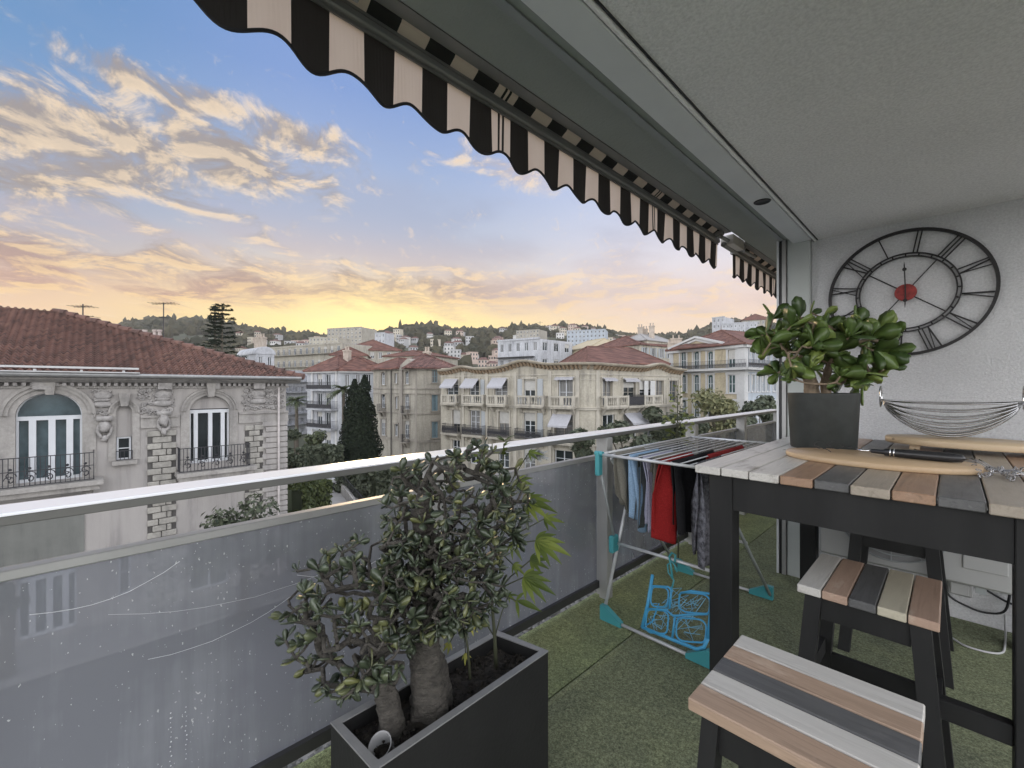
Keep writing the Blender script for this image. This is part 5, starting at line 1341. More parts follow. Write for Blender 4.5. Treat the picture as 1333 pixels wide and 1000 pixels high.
rd = MB(); a = [(-4.5, -40), (-19.5, -40), (-19.5, 60), (-4.5, 60)]
rd.add([(x, y, GZ - .04) for x, y in a], [(0, 1, 2, 3)]); struct(rd, 'street', mat('asphalt', (.07, .07, .075), .9, var=.2, scale=1.5, fine=30))
kb = MB().box(-19.5, -21.8, -40, 7.5, GZ - .05, GZ + .08); struct(kb, 'pavement', mat('pavement_slab', (.28, .27, .26), .9, var=.15))

# evening air over the town
hz = MB().box(-900, 760, -260, 900, GZ - 1.2, 112)
hm = bpy.data.materials.new('evening_air'); hm.use_nodes = True; hn = hm.node_tree; hn.nodes.remove(hn.nodes['Principled BSDF'])
pv = hn.nodes.new('ShaderNodeVolumePrincipled'); pv.inputs['Color'].default_value = (.92, .90, .88, 1); pv.inputs['Density'].default_value = .00022; pv.inputs['Anisotropy'].default_value = .2
hn.links.new(pv.outputs[0], hn.nodes['Material Output'].inputs['Volume'])
tag(hz.build('haze', hm), kind='stuff')
# ================================================================ furniture and plants on the balcony
W_WHITE = woodmat('wood_whitewash', (.58, .56, .52), 'Y', .34, .36, (.22, .19, .16), .545)
W_ORANGE = woodmat('wood_orange', (.34, .215, .14), 'Y', .4, .38, (.46, .33, .24), .60)
W_GREY = woodmat('wood_charcoal', (.115, .115, .115), 'Y', .5, .40, (.17, .165, .16), .58)
W_BEIGE = woodmat('wood_beige', (.36, .31, .25), 'Y', .35, .40, (.25, .20, .15), .60)
TZ = 1.02
tb = thing('bar_table', 'tall black framed bar table with a top of mixed grey, white and orange boards', 'table', (-.24, 2.65, 0))
m = MB(); order = [0, 0, 0, 1, 2, 3, 1, 2, 3, 1, 2]; x = -.76
for i, k in enumerate(order):
    m.mi = k; e = (0, .003, .001, .004, .012, -.002, .004, .006, -.006, .0, .0)[i]
    m.bevbox(x + .002, x + .1017, 1.815 + e, 3.485 - e, TZ - .032, TZ, .003); x += .1037
m.build('tabletop', [W_WHITE, W_ORANGE, W_GREY, W_BEIGE], tb)
m = MB().box(-.62, .12, 1.850, 1.875, .85, TZ - .033).box(-.62, .22, 3.425, 3.45, .85, TZ - .033).box(-.695, -.670, 1.931, 3.359, .85, TZ - .033).box(.265, .29, 1.80 + .05, 3.359, .85, TZ - .033)
m.build('apron', BLACKW, tb)
for xx in (-.71, .121):
    for yy in (1.842, 3.36): ox = .10 if xx > 0 and yy > 3 else 0; MB().box(xx + ox, xx + ox + .089, yy, yy + .088, 0.005, TZ - .033, bev=.003).build('leg', BLACKW, tb)
MB().box(-.06, .12, 1.86, 1.90, .33, .39, bev=.003).build('footrest', BLACKW, tb)

W_WHITE2 = woodmat('wood_whitewash_clean', (.56, .54, .50), 'Y', .26, .42, (.36, .33, .29), .62)
def stool():
    t = thing('bar_stool', 'black bar stool with lengthwise boards of white, pink, charcoal and cream, half under the table', 'stool', (0, 0, 0))
    m = MB(); 
    for i, k in enumerate((0, 1, 2, 3, 1)):
        m.mi = k; m.bevbox(-.18 + i * .072 + .0015, -.18 + (i + 1) * .072 - .0015, -.20, .20, .627, .655, .003)
    m.build('seat', [W_WHITE2, W_PINK, W_GREY, W_CREAM], t)
    for sx in (-1, 1):
        for sy in (-1, 1):
            a = Vector((sx * .135, sy * .155, .626)); b = Vector((sx * .185, sy * .195, .0)); h = .024; w_ = .019
            MB().hexa([b + Vector((-h, -w_, 0)), b + Vector((h, -w_, 0)), b + Vector((h, w_, 0)), b + Vector((-h, w_, 0)), a + Vector((-h, -w_, 0)), a + Vector((h, -w_, 0)), a + Vector((h, w_, 0)), a + Vector((-h, w_, 0))]).build('leg', BLACKW, t)
    m = MB()
    for s in (-1, 1):
        m.box(-.115, .115, s * .157 - .011, s * .157 + .011, .545, .6255); m.box(s * .137 - .011, s * .137 + .011, -.139, .139, .545, .6255)
    m.build('apron', BLACKW, t); m = MB()
    for s in (-1, 1):
        m.box(-.143, .143, s * .182 - .012, s * .182 + .012, .20, .265); m.box(s * .168 - .012, s * .168 + .012, -.160, .160, .27, .33)
    m.build('stretcher', BLACKW, t)
    return t
W_PINK = woodmat('wood_pinkish', (.40, .275, .205), 'Y', .25, .5, (.46, .36, .28), .62)
W_TAN = woodmat('wood_tan', (.40, .285, .205), 'Y', .42, .5, (.50, .38, .29), .60)
W_CREAM = woodmat('wood_cream', (.47, .43, .33), 'Y', .18, .5)
s0 = stool(); s0.location = (-.205, 1.975, 0); s0['group'] = 'bar stools round the table'
s1_ = dup(s0, (-.228, 1.128, 0), math.radians(-90), 'bar stool standing clear of the table, its white, tan and charcoal boards running crosswise'); s1_.scale = (.985, .93, 1)
for ch_ in s1_.children:
    if ch_.name.startswith('seat'): ch_.data = ch_.data.copy(); ch_.data.materials[3] = W_WHITE2; ch_.data.materials[1] = W_TAN
s2_ = dup(s0, (-.205, 2.95, 0), 0, 'dark bar stool beneath the table in front of the air conditioner, only its edge lit')

# --- jade plants: skeleton grown by joining each tip to the nearest wood, then rosettes of thick leaves
def grow(base_nodes, targets, droop=.02):
    nd = [Vector(p) for p in base_nodes]; par = list(range(-1, len(nd) - 1)); cnt0 = len(nd)
    ctr = nd[-1]
    for tg in sorted(targets, key=lambda q: min((q - b).length for b in nd[-3:])):
        best = min(range(len(nd)), key=lambda i: (nd[i] - tg).length + (.05 if i < cnt0 - 4 else 0))
        p = nd[best]; L = (tg - p).length; n = max(1, int(L / .028)); mid = (p + tg) / 2 + Vector((rnd.uniform(-.15, .15) * L, rnd.uniform(-.15, .15) * L, -droop * 6 * L))
        prev = best
        for k in range(1, n + 1):
            t = k / n; q = p * (1 - t) ** 2 + mid * 2 * t * (1 - t) + tg * t * t; nd.append(q); par.append(prev); prev = len(nd) - 1
    cnt = [0] * len(nd); ch = [0] * len(nd)
    for i in range(len(nd)): 
        if par[i] >= 0: ch[par[i]] += 1
    for i in range(len(nd) - 1, -1, -1):
        cnt[i] = max(1, cnt[i])
        if par[i] >= 0: cnt[par[i]] += cnt[i]
    return nd, par, cnt, ch
def jleaf(mb, p, d, L, wd, th):
    """one thick spoon shaped leaf"""
    d = d.normalized(); s = d.orthogonal().normalized(); s = Matrix.Rotation(rnd.uniform(0, 6.28), 3, d) @ s
    up = s.cross(d); o = []; st = ((0, .16), (.3, .58), (.62, 1.), (.86, .80), (1., .15))
    for t, w_ in st:
        c = p + d * (L * t) + up * (L * .16 * t * t); h = th * (.5 + .5 * w_)
        o += [c - s * wd * w_, c + up * (-h), c + s * wd * w_, c + up * h]
    fs = [(i * 4 + j, i * 4 + (j + 1) % 4, i * 4 + 4 + (j + 1) % 4, i * 4 + 4 + j) for i in range(4) for j in range(4)] + [(16, 17, 18, 19)]
    mb.add(o, fs)
def jade(root, base_nodes, base_r, targets, leafL, bark, leaf, nl=(5, 8), tip_r=.0035, spread=1.0, extra=.25, wide=1.):
    nd, par, cnt, ch = grow(base_nodes, targets); bw, lf = MB(), MB(); nb = len(base_nodes)
    rr = [base_r[i] if i < nb else min(base_r[-1] * .8, tip_r * cnt[i] ** .42) for i in range(len(nd))]
    sm_, sr_ = [], []; o_ = len(bw.v)
    for i in range(nb - 1):
        for k in range(8): sm_.append(nd[i].lerp(nd[i + 1], k / 8)); sr_.append(base_r[i] + (base_r[i + 1] - base_r[i]) * k / 8)
    bw.tube(sm_ + [nd[nb - 1]], sr_ + [base_r[-1]], 20)
    for i in range(o_, len(bw.v)):
        v = Vector(bw.v[i]); c_ = min(sm_, key=lambda q: (q - v).length_squared); r_ = v - c_
        bw.v[i] = tuple(v + r_ * (.30 * noise.noise(Vector((v.x * 26, v.y * 26, v.z * 9))) + .20 * noise.noise(v * 75)))
    for i in range(nb, len(nd)):
        if ch[i] == 0 or True:
            bw.tube([nd[par[i]], nd[i]], [min(rr[par[i]], rr[i] * 1.25), rr[i]], 5, cap=False)
    for i in range(nb, len(nd)):
        d = (nd[i] - nd[par[i]]).normalized()
        if ch[i] == 0: k = rnd.randint(*nl)
        elif rnd.random() < extra and cnt[i] < 4: k = 2
        else: continue
        for j in range(k):
            a = d.orthogonal().normalized(); a = Matrix.Rotation(6.28 * j / k + rnd.uniform(-.4, .4), 3, d) @ a
            v = d * rnd.uniform(.35, 1.1) + a * spread + Vector((0, 0, .3)); L = leafL * rnd.choice((rnd.uniform(.45, .8), rnd.uniform(.8, 1.2)))
            jleaf(lf, nd[i] - d * rnd.uniform(0, .012), v, L, L * rnd.uniform(.24, .33) * wide, L * .07)
    bw.build('trunk', bark, root, True); lf.build('leaves', leaf, root, True)
def at(px, py, D): q = P(px, D); return Vector((q.x, q.y, ZA(py, D)))
def cloud(cx, cy, sx, sy, D, sd, n, keep=lambda x, y: True, hollow=.45):
    out = []
    while len(out) < n:
        v = Vector((rnd.gauss(0, 1), rnd.gauss(0, 1), rnd.gauss(0, 1))).normalized() * (hollow + (1 - hollow) * rnd.random() ** .6)
        x, y = cx + v.x * sx, cy + v.y * sy
        if keep(x, y): out.append(at(x, y, D + v.z * sd))
    return out
JBARK = mat('jade_bark', (.075, .068, .058), .9, var=.5, scale=34, bmp=1., bscale=46, bdist=.02, stretch=(1, 1, 2.2))
JBARK2 = mat('jade_bark_tan', (.26, .20, .14), .85, var=.35, scale=24, bmp=.6, bscale=50, bdist=.01)
JL1 = leafmat('jade_leaf_dark', (.024, .034, .020), (.080, .10, .062), .30, 0, 9., .6, (.16, .165, .06))
JL2 = leafmat('jade_leaf_green', (.040, .075, .020), (.13, .20, .05), .30, .10, 7., .5, (.27, .33, .08))
# long black planter
A, Dn, B, C = Vector((-1.162, .457)), Vector((-.945, .472)), Vector((-.960, 1.108)), Vector((-1.172, 1.066))
pl = thing('planter', 'long black planter box with a pale rim standing against the glass', 'planter', (-1.06, .78, 0))
cn4 = (A + Dn + B + C) / 4; ins = lambda p, k: cn4 + (p - cn4) * k
o4 = [A, Dn, B, C]; i4 = [p + Vector((.020 if p in (A, C) else -.020, .020 if p in (A, Dn) else -.020)) for p in o4]
m = MB(); vs = [(p.x, p.y, .004) for p in o4] + [(p.x, p.y, .447) for p in o4]
m.add(vs, [(0, 1, 5, 4), (1, 2, 6, 5), (2, 3, 7, 6), (3, 0, 4, 7), (3, 2, 1, 0)])
m.add([(p.x, p.y, .446) for p in i4] + [(p.x, p.y, .30) for p in i4], [(0, 4, 5, 1), (1, 5, 6, 2), (2, 6, 7, 3), (3, 7, 4, 0)])
m.build('box', mat('planter_black', (.009, .009, .009), .65, var=.3, scale=6, bmp=.15, bscale=80), pl)
m = MB(); a = [p + (p - cn4).normalized() * .0015 for p in o4]
m.add([(p.x, p.y, .4475) for p in a] + [(p.x, p.y, .4475) for p in i4] + [(p.x, p.y, .452) for p in a] + [(p.x, p.y, .452) for p in i4], [(8 + i, 8 + (i + 1) % 4, 12 + (i + 1) % 4, 12 + i) for i in range(4)] + [(i, (i + 1) % 4, 8 + (i + 1) % 4, 8 + i) for i in range(4)] + [(4 + i, 12 + i, 12 + (i + 1) % 4, 4 + (i + 1) % 4) for i in range(4)])
m.build('rim', mat('planter_rim', (.22, .22, .22), .55, var=.15, scale=12), pl)
g = MB(); N = 22; gv = []
for i in range(N + 1):
    for j in range(N // 2 + 1):
        u, v = i / N, j / (N // 2); p = i4[0].lerp(i4[3], u).lerp(i4[1].lerp(i4[2], u), v); gv.append((p.x, p.y, .405 + .02 * noise.noise(Vector((p.x * 22, p.y * 22, 0)))))
M_ = N // 2 + 1; g.add(gv, [(i * M_ + j, i * M_ + j + 1, (i + 1) * M_ + j + 1, (i + 1) * M_ + j) for i in range(N) for j in range(N // 2)])
for i in range(420):
    u, v = rnd.random(), rnd.random(); p = i4[0].lerp(i4[3], u).lerp(i4[1].lerp(i4[2], u), v); g.blob((p.x, p.y, .408 + rnd.uniform(-.004, .008)), rnd.uniform(.002, .007), i, .5, 1)
g.build('soil', mat('soil', (.022, .018, .014), .95, var=.8, scale=50, bmp=.6, bscale=90), pl)
j1 = thing('jade_tree', 'tall dark jade tree with a thick gnarled trunk and dense rounded crown in the planter', 'plant', at(560, 922, 1.262))
D_ = 1.262
jade(j1, [at(563, 934, D_), at(560, 890, D_), at(552, 845, D_), at(557, 800, D_), at(545, 755, D_), at(556, 710, D_ + .03), at(546, 668, D_ + .02), at(556, 640, D_ + .02)], [.070, .054, .044, .041, .038, .032, .028, .022],
     cloud(596, 668, 98, 92, 1.27, .17, 330, lambda x, y: y > 577 and not (x < 520 and y > 720)) + cloud(600, 765, 60, 55, 1.27, .14, 110, lambda x, y: x > 560) + cloud(540, 740, 40, 50, 1.25, .14, 70) + cloud(556, 795, 58, 44, 1.17, .06, 60), .036, JBARK, JL1, (5, 8))
j2 = thing('jade_tree', 'lower spreading jade tree leaning over the glass end of the planter, with bare twiggy branches', 'plant', at(508, 955, 1.18))
D_ = 1.18
def k2(x, y): return y > 705 + max(0, (470 - x)) * .55 - 10 and y < 912 and not (x > 500 and y > 850)
jade(j2, [at(512, 958, D_), at(506, 930, D_), at(500, 900, D_), at(488, 870, D_), at(480, 845, D_)], [.042, .032, .027, .024, .020],
     cloud(455, 810, 88, 112, 1.18, .17, 210, k2) + cloud(515, 745, 38, 60, 1.2, .1, 70) + cloud(492, 860, 46, 44, 1.09, .05, 36), .036, JBARK, JL1, (4, 7), .0036)
for px, py, a, b in ((522, 955, 512, 915), (532, 950, 540, 905)): pass
# seedling with palmate leaves
PLM = leafmat('palmate_leaf', (.04, .065, .012), (.12, .16, .03), .45, .25, 6., .4, (.20, .24, .05))
STEMM = mat('green_stem', (.05, .055, .03), .7)
def palmate(mb, c, d, nrm, L, n=7, fan=2.3):
    d = d.normalized(); nrm = (nrm - d * nrm.dot(d)).normalized(); s = nrm.cross(d)
    for i in range(n):
        a = (i / (n - 1) - .5) * fan; ax = d * math.cos(a) + s * math.sin(a); l = L * (1 - .45 * abs(i / (n - 1) - .5) * 2); sd_ = nrm.cross(ax); o = []; K = 7
        for k in range(K + 1):
            t = k / K; w_ = l * .115 * math.sin(math.pi * t ** .8) + .0004; p = c + ax * l * t - Vector((0, 0, l * .22 * t * t)); o += [p - sd_ * w_ + nrm * w_ * .25, p, p + sd_ * w_ + nrm * w_ * .25]
        mb.add(o, [(k * 3 + j, k * 3 + j + 1, k * 3 + 4 + j, k * 3 + 3 + j) for k in range(K) for j in range(2)])
sdg = thing('seedling', 'slender seedling with bright hand shaped leaves at the far end of the planter', 'plant', at(646, 866, 1.44))
st, lv = MB(), MB(); D_ = 1.42
sp_ = [at(646, 872, 1.44), at(644, 830, D_), at(640, 780, D_), at(643, 720, D_), at(650, 660, D_), at(654, 610, D_), at(656, 578, D_)]
st.tube(sp_, [.008, .006, .005, .0045, .004, .003, .002], 7)
RIGHT = Vector((CS, SN, 0)); FWD = Vector((-SN, CS, 0)); UPV = Vector((0, 0, 1))
for (j, px, py, dx, dz, L, n, D2) in ((4, 683, 652, 1., -.1, .105, 7, 1.36), (3, 697, 704, 1., -.15, .115, 7, 1.36), (2, 681, 752, .9, -.2, .108, 7, 1.37), (2, 672, 782, .9, -.1, .085, 3, 1.40), (4, 688, 590, .8, .1, .055, 5, 1.5), (5, 630, 598, -.6, .4, .06, 5, 1.52), (3, 708, 676, 1., .1, .07, 5, 1.44), (4, 672, 628, .9, .3, .07, 6, 1.46), (2, 690, 730, 1., .1, .075, 6, 1.46), (3, 665, 706, .5, -.6, .06, 5, 1.42), (3, 668, 735, .7, -.4, .05, 5, 1.45), (1, 620, 800, -.7, -.5, .05, 4, 1.45), (1, 662, 775, .9, -.1, .04, 4, 1.48)):
    c = at(px, py, D2); st.tube([sp_[j], (sp_[j] + c) / 2 + UPV * .012, c], .0022, 5); palmate(lv, c, RIGHT * dx + UPV * dz - FWD * .2, UPV * .75 - FWD * .65, L, n)
for k in range(9):
    c = sp_[6] + UPV * rnd.uniform(-.05, .01); a = rnd.uniform(0, 6.28); palmate(lv, c, RIGHT * math.cos(a) + FWD * math.sin(a) + UPV * .7, UPV, rnd.uniform(.03, .06), 3, .9)
st.build('stem', STEMM, sdg, True); lv.build('leaves', PLM, sdg)
sd2 = thing('seedling', 'small yellowing seedling beside the jade trunk in the planter', 'plant', at(611, 880, 1.36))
st, lv = MB(), MB(); pp = [at(612, 884, 1.36), at(609, 845, 1.36), at(603, 805, 1.36), at(600, 785, 1.37)]; st.tube(pp, [.005, .004, .003, .002], 6)
for px, py, dx in ((612, 812, .6), (586, 836, -.5), (606, 850, .2), (618, 800, .8), (592, 800, -.6)): c = at(px, py, 1.36); st.tube([pp[2], c], .0015, 4); palmate(lv, c, RIGHT * dx - UPV * .9, UPV * .3 - FWD, .04, 4, 1.6)
st.build('stem', STEMM, sd2, True); lv.build('leaves', leafmat('yellowing_leaf', (.12, .14, .03), (.32, .30, .07), .5, .2, 8.), sd2)
# plastic cup in the planter corner
CUPM, nt_, b_ = newmat('clear_plastic'); b_.inputs['Base Color'].default_value = (.62, .62, .62, 1); b_.inputs['Roughness'].default_value = .12
tr_ = nt_.nodes.new('ShaderNodeBsdfTransparent'); mx_ = nt_.nodes.new('ShaderNodeMixShader'); mx_.inputs[0].default_value = .62
lk(nt_, b_.outputs[0], mx_.inputs[1]); lk(nt_, tr_.outputs[0], mx_.inputs[2]); lk(nt_, mx_.outputs[0], nt_.nodes['Material Output'].inputs['Surface'])
cpos_ = at(491, 975, 1.10); cup = thing('plastic_cup', 'clear plastic cup lying tilted on the soil in the planter corner', 'cup', cpos_)
q_ = (Vector((.25, -.55, .8))).normalized().to_track_quat('Z', 'Y').to_matrix().to_4x4(); M_ = Matrix.Translation(cpos_ + Vector((0, .02, -.012))) @ q_
MB().lathe([(0, -.035), (.020, -.035), (.021, -.033), (.029, .028), (.031, .030), (.0305, .032), (.027, .029), (.019, -.030), (0, -.031)], 28, M=M_).build('cup_body', CUPM, cup, True)
# sapling in the gravel by the far rail
sg = thing('sapling', 'thin sapling with pale leaves growing by the railing behind the drying rack', 'plant', (-1.50, 3.28, 0)); st, lv = MB(), MB()
z0 = Vector((-1.50, 3.28, 0)); st.tube([z0, z0 + Vector((0, .01, .5)), z0 + Vector((-.01, 0, 1.0)), z0 + Vector((.0, 0, 1.40))], [.007, .006, .005, .002], 6)
for i in range(120):
    h = rnd.choice((rnd.uniform(.92, 1.14), rnd.uniform(.92, 1.1), rnd.uniform(.9, 1.36))); a = rnd.uniform(0, 6.28); c = z0 + Vector((.09 * math.cos(a), .09 * math.sin(a), h)) * 1 + Vector((0, 0, 0)); c = z0 + Vector((math.cos(a), math.sin(a), 0)) * rnd.uniform(.01, .10 if h < 1.15 else .04) + UPV * h
    if i % 6 == 0: st.tube([z0 + UPV * (h - .06), c], .0016, 4)
    jleaf(lv, c, Vector((math.cos(a), math.sin(a), rnd.uniform(-.6, .6))), rnd.uniform(.03, .05), .011, .0008)
st.build('stem', STEMM, sg); lv.build('leaves', leafmat('sapling_leaf', (.09, .12, .03), (.25, .27, .10), .5, .2, 12.), sg)

# --- potted jade plant on the table
pc = Vector((-.487, 2.80, TZ)); pot = thing('plant_pot', 'matt charcoal cylindrical pot on the table holding the jade plant', 'pot', pc)
MB().lathe([(0, .001), (.140, .001), (.146, .006), (.159, .287), (.160, .293), (.157, .2945), (.150, .293), (.148, .25)], 56, pc).build('pot_body', mat('pot_charcoal', (.032, .036, .033), .6, var=.25, scale=14, bmp=.1, bscale=120), pot, True)
MB().lathe([(.149, .262), (.1, .268), (.05, .27), (0, .272)], 30, pc).build('soil', bpy.data.materials['soil'], pot, True)
jp = thing('jade_plant', 'glossy green jade plant with big spoon shaped leaves in the charcoal pot', 'plant', pc + UPV * .27)
D_ = 2.33
for k, (bn, brr, tg, bk_) in enumerate((
    ([at(1058, 520, D_), at(1056, 500, D_), at(1050, 480, D_), at(1044, 462, D_)], [.034, .030, .024, .018], cloud(1040, 450, 58, 50, 2.33, .22, 60, lambda x, y: y > 402) , JBARK2),
    ([at(1076, 520, D_), at(1074, 498, D_), at(1078, 480, D_), at(1090, 462, D_)], [.024, .020, .018, .014], cloud(1116, 458, 62, 46, 2.30, .22, 62, lambda x, y: y > 412 + max(0, x - 1120) * .5) + [at(1140, 486, 2.25), at(1125, 500, 2.25), at(1150, 470, 2.3), at(1066, 500, 2.2), at(1088, 498, 2.18), at(1030, 492, 2.25)], JBARK2))):
    jade(jp, bn, brr, tg, .104, bk_, JL2, (4, 8), .005, 1.0, .3, 1.2)

# --- things lying on the table
LW = woodmat('board_wood', (.50, .36, .22), 'X', .14, .45); LW2 = woodmat('board_wood_pale', (.56, .43, .28), 'X', .12, .45)
b1 = tag(MB().disc((-.236, 2.42), .33, .20, TZ + .0005, TZ + .026, 64).build('serving_board', LW, loc=(-.236, 2.42, TZ), smooth=True), 'oval pale wooden serving board lying in front of the potted jade plant', 'board')
b2 = thing('raised_board', 'long oval wooden board on low feet under the wire basket', 'board', (.06, 3.17, TZ))
MB().disc((.06, 3.17), .325, .175, TZ + .026, TZ + .06, 64).build('board_top', LW2, b2, True)
for dx in (-.2, .2): MB().box(.06 + dx - .02, .06 + dx + .02, 3.09, 3.25, TZ + .0005, TZ + .0255).build('foot', LW2, b2)
bk = thing('wire_basket', 'chrome wire fruit basket slung like a hammock between two rings on the raised board', 'basket', (-.02, 3.14, TZ + .06))
Lp, Rp = Vector((-.275, 3.13, 1.272)), Vector((.232, 3.15, 1.272)); w_ = MB()
for i in range(15):
    a = -1.5 + 3.0 * i / 14; pts = []
    for k in range(21):
        t = k / 20; q = Lp.lerp(Rp, t); sh = math.sin(math.pi * t) ** .55; pts.append(q + Vector((0, math.sin(a) * .115 * sh + .012 * math.sin(a), -.186 * math.cos(a) * sh ** 1.15 + .004)))
    w_.tube(pts, .0042, 6)
w_.build('wire', mat('basket_steel', (.42, .42, .42), .22, 1.), bk, True)
for e, s in ((Lp, -1), (Rp, 1)):
    MB().tube([e + Vector((s * .004, .040 * math.cos(q), .022 + .055 * math.sin(q))) for q in [k * 6.2832 / 28 for k in range(28)]], .0042, 8, True).build('ring', STEEL, bk, True)
gl = thing('eyeglasses', 'thin black wire eyeglasses standing on the oval board by the pot', 'glasses', (-.40, 2.45, TZ + .027)); m = MB()
c0 = Vector((-.452, 2.395, TZ + .056)); ex = RIGHT; ez = (UPV * .8 - FWD * -.6).normalized()
for k in (0, 1):
    c = c0 + ex * (.034 + .070 * k); m.tube([c + ex * .028 * math.cos(q) + ez * .019 * math.sin(q) for q in [i * 6.2832 / 24 for i in range(24)]], .0014, 6, True)
m.tube([c0 + ex * .062, c0 + ex * .069 + ez * .006, c0 + ex * .076], .0014, 6).build('rim', BLACKM, gl, True)
for a, b in ((c0 + ex * .006, c0 + ex * .03 + FWD * .05 - UPV * .02 - FWD * .12), (c0 + ex * .132, c0 + ex * .19 - UPV * .02 - FWD * .03)):
    MB().tube([a, a.lerp(b, .8) + UPV * .004, b], .0016, 6).build('temple', BLACKM, gl, True)
tl = thing('lighter', 'long slim black gas lighter lying on the oval board', 'lighter', (-.10, 2.455, TZ + .027))
o = []; n = 14; pr = [(-.155, .004), (-.15, .009), (-.11, .011), (-.105, .016), (-.02, .019), (.08, .020), (.125, .016), (.135, .006)]; m = MB(); m.tube([(-.10 + x, 2.455 - .02 * x, TZ + .0262 + .019) for x, r in pr], [r for x, r in pr], 12).build('handle', DARKPL, tl, True)
m = MB()
for x in (-.09, -.078): m.tube([(-.10 + x, 2.457, TZ + .045), (-.10 + x + .004, 2.457, TZ + .045)], .0185, 12)
m.build('collar', STEEL, tl, True); MB().tube([(-.255, 2.458, TZ + .045), (-.30, 2.459, TZ + .044)], .005, 8).build('nozzle', STEEL, tl, True)
ky = thing('key_bunch', 'tangled bunch of steel keys and chain lying at the end of the oval board', 'keys', (.14, 2.36, TZ)); m = MB()
for i in range(46):
    c = Vector((.14 + rnd.gauss(0, .06), 2.36 + rnd.gauss(0, .045), TZ + rnd.uniform(.006, .034))); d = Vector((rnd.gauss(0, 1), rnd.gauss(0, 1), rnd.gauss(0, 1))).normalized(); a = d.orthogonal().normalized(); b = d.cross(a); r = rnd.uniform(.006, .012)
    m.tube([c + a * r * math.cos(q) + b * r * .7 * math.sin(q) for q in [k * .628 for k in range(10)]], .0017, 5, True)
m.build('chain_tangle', mat('dark_steel', (.35, .35, .36), .25, 1.), ky, True)
for i in range(6):
    a = rnd.uniform(-.9, .9) ; M_ = Matrix.Translation((.15 + rnd.uniform(-.05, .07), 2.33 + rnd.uniform(-.05, .06), TZ + .012 + .006 * i)) @ Matrix.Rotation(a, 4, 'Z') @ Matrix.Rotation(rnd.uniform(-.3, .3), 4, 'Y')
    k = MB().lathe([(.004, -.001), (.012, -.001), (.012, .0012), (.004, .0012)], 12, M=M_).box(.011, .048, -.0035, .0035, -.001, .0012, M_).box(.03, .036, -.0065, -.0034, -.001, .0012, M_).box(.041, .046, -.0065, -.0034, -.001, .0012, M_)
    k.build('key', STEEL, ky)
for i in range(3): MB().tube([(.03 + i * .02 + .016 * k, 2.44 - .012 * k - .01 * i, TZ + .044 - .004 * k + .008 * math.sin(k + i)) for k in range(8)], .0022, 6).build('cord', STEEL, ky, True)

# --- air conditioner, box and cables by the wall
PLA = mat('appliance_white', (.36, .36, .35), .5, var=.06)
ac = thing('air_conditioner', 'pale outdoor air conditioner with a round fan grille mounted low on the wall', 'air conditioner', (-.18, 3.4, .33))
MB().box(-.575, .22, 3.20, 3.57, .33, .93, bev=.012).build('casing', PLA, ac)
MB().box(.035, .19, 3.192, 3.199, .42, .90, bev=.003).build('panel', PLA, ac)
m = MB(); c = Vector((-.24, 3.188, .63))
for k in range(7): r = .06 + .032 * k; m.tube([c + Vector((r * math.cos(q), 0, r * math.sin(q))) for q in [i * 6.2832 / 40 for i in range(40)]], .004, 5, True)
for i in range(12): q = i * 6.2832 / 12; m.tube([c + Vector((.03 * math.cos(q), 0, .03 * math.sin(q))), c + Vector((.26 * math.cos(q), 0, .26 * math.sin(q)))], .003, 4)
m.lathe([(0, 0), (.05, 0), (.052, .006), (0, .007)], 20, M=Matrix.Translation(c) @ Matrix.Rotation(math.pi / 2, 4, 'X')); m.build('fan_grille', LACQD, ac)
fd = MB(); fd.lathe([(0, 0), (.255, 0)], 40, M=Matrix.Translation((-.24, 3.1985, .63)) @ Matrix.Rotation(math.pi / 2, 4, 'X')); fd.build('fan_opening', mat('fan_shadow', (.22, .22, .22), .7), ac)
for xx in (-.45, .08): MB().box(xx, xx + .04, 3.24, 3.599, .29, .328).build('bracket', LACQD, ac)
jb = thing('junction_box', 'small white junction box low on the wall among black cables', 'box', (.03, 3.58, .2))
MB().box(-.02, .075, 3.555, 3.5985, .15, .23, bev=.006).build('cover', PLA, jb); MB().box(-.01, .065, 3.549, 3.5545, .16, .22, bev=.003).build('lid', WTRIM, jb)
def cable(label, pts, r, m_):
    t = [Vector(p) for p in pts]; o = []
    for i in range(len(t) - 1):
        p0, p1, p2, p3 = t[max(0, i - 1)], t[i], t[i + 1], t[min(len(t) - 1, i + 2)]
        for k in range(6): s = k / 6; o.append(.5 * (2 * p1 + (p2 - p0) * s + (2 * p0 - 5 * p1 + 4 * p2 - p3) * s * s + (3 * p1 - p0 - 3 * p2 + p3) * s ** 3))
    tag(MB().tube(o + [t[-1]], r, 6).build('cable', m_, loc=t[0], smooth=True), label, 'cable')
cable('black cable looping along the wall from the air conditioner past the junction box', [(-.02, 3.57, .36), (-.03, 3.56, .26), (.04, 3.55, .245), (.12, 3.56, .22), (.22, 3.57, .17), (.34, 3.57, .16)], .006, DARKPL)
cable('lower black cable drooping across the wall below the junction box', [(-.05, 3.57, .20), (-.01, 3.56, .13), (.06, 3.555, .10), (.13, 3.56, .09), (.20, 3.56, .13), (.22, 3.57, .28)], .006, DARKPL)
cable('thin white cable curling over the shade-toned turf behind the table legs', [(.20, 3.57, .10), (.19, 3.40, .012), (.16, 3.25, .012), (.05, 3.22, .012), (-.02, 3.30, .012)], .005, WTRIM)

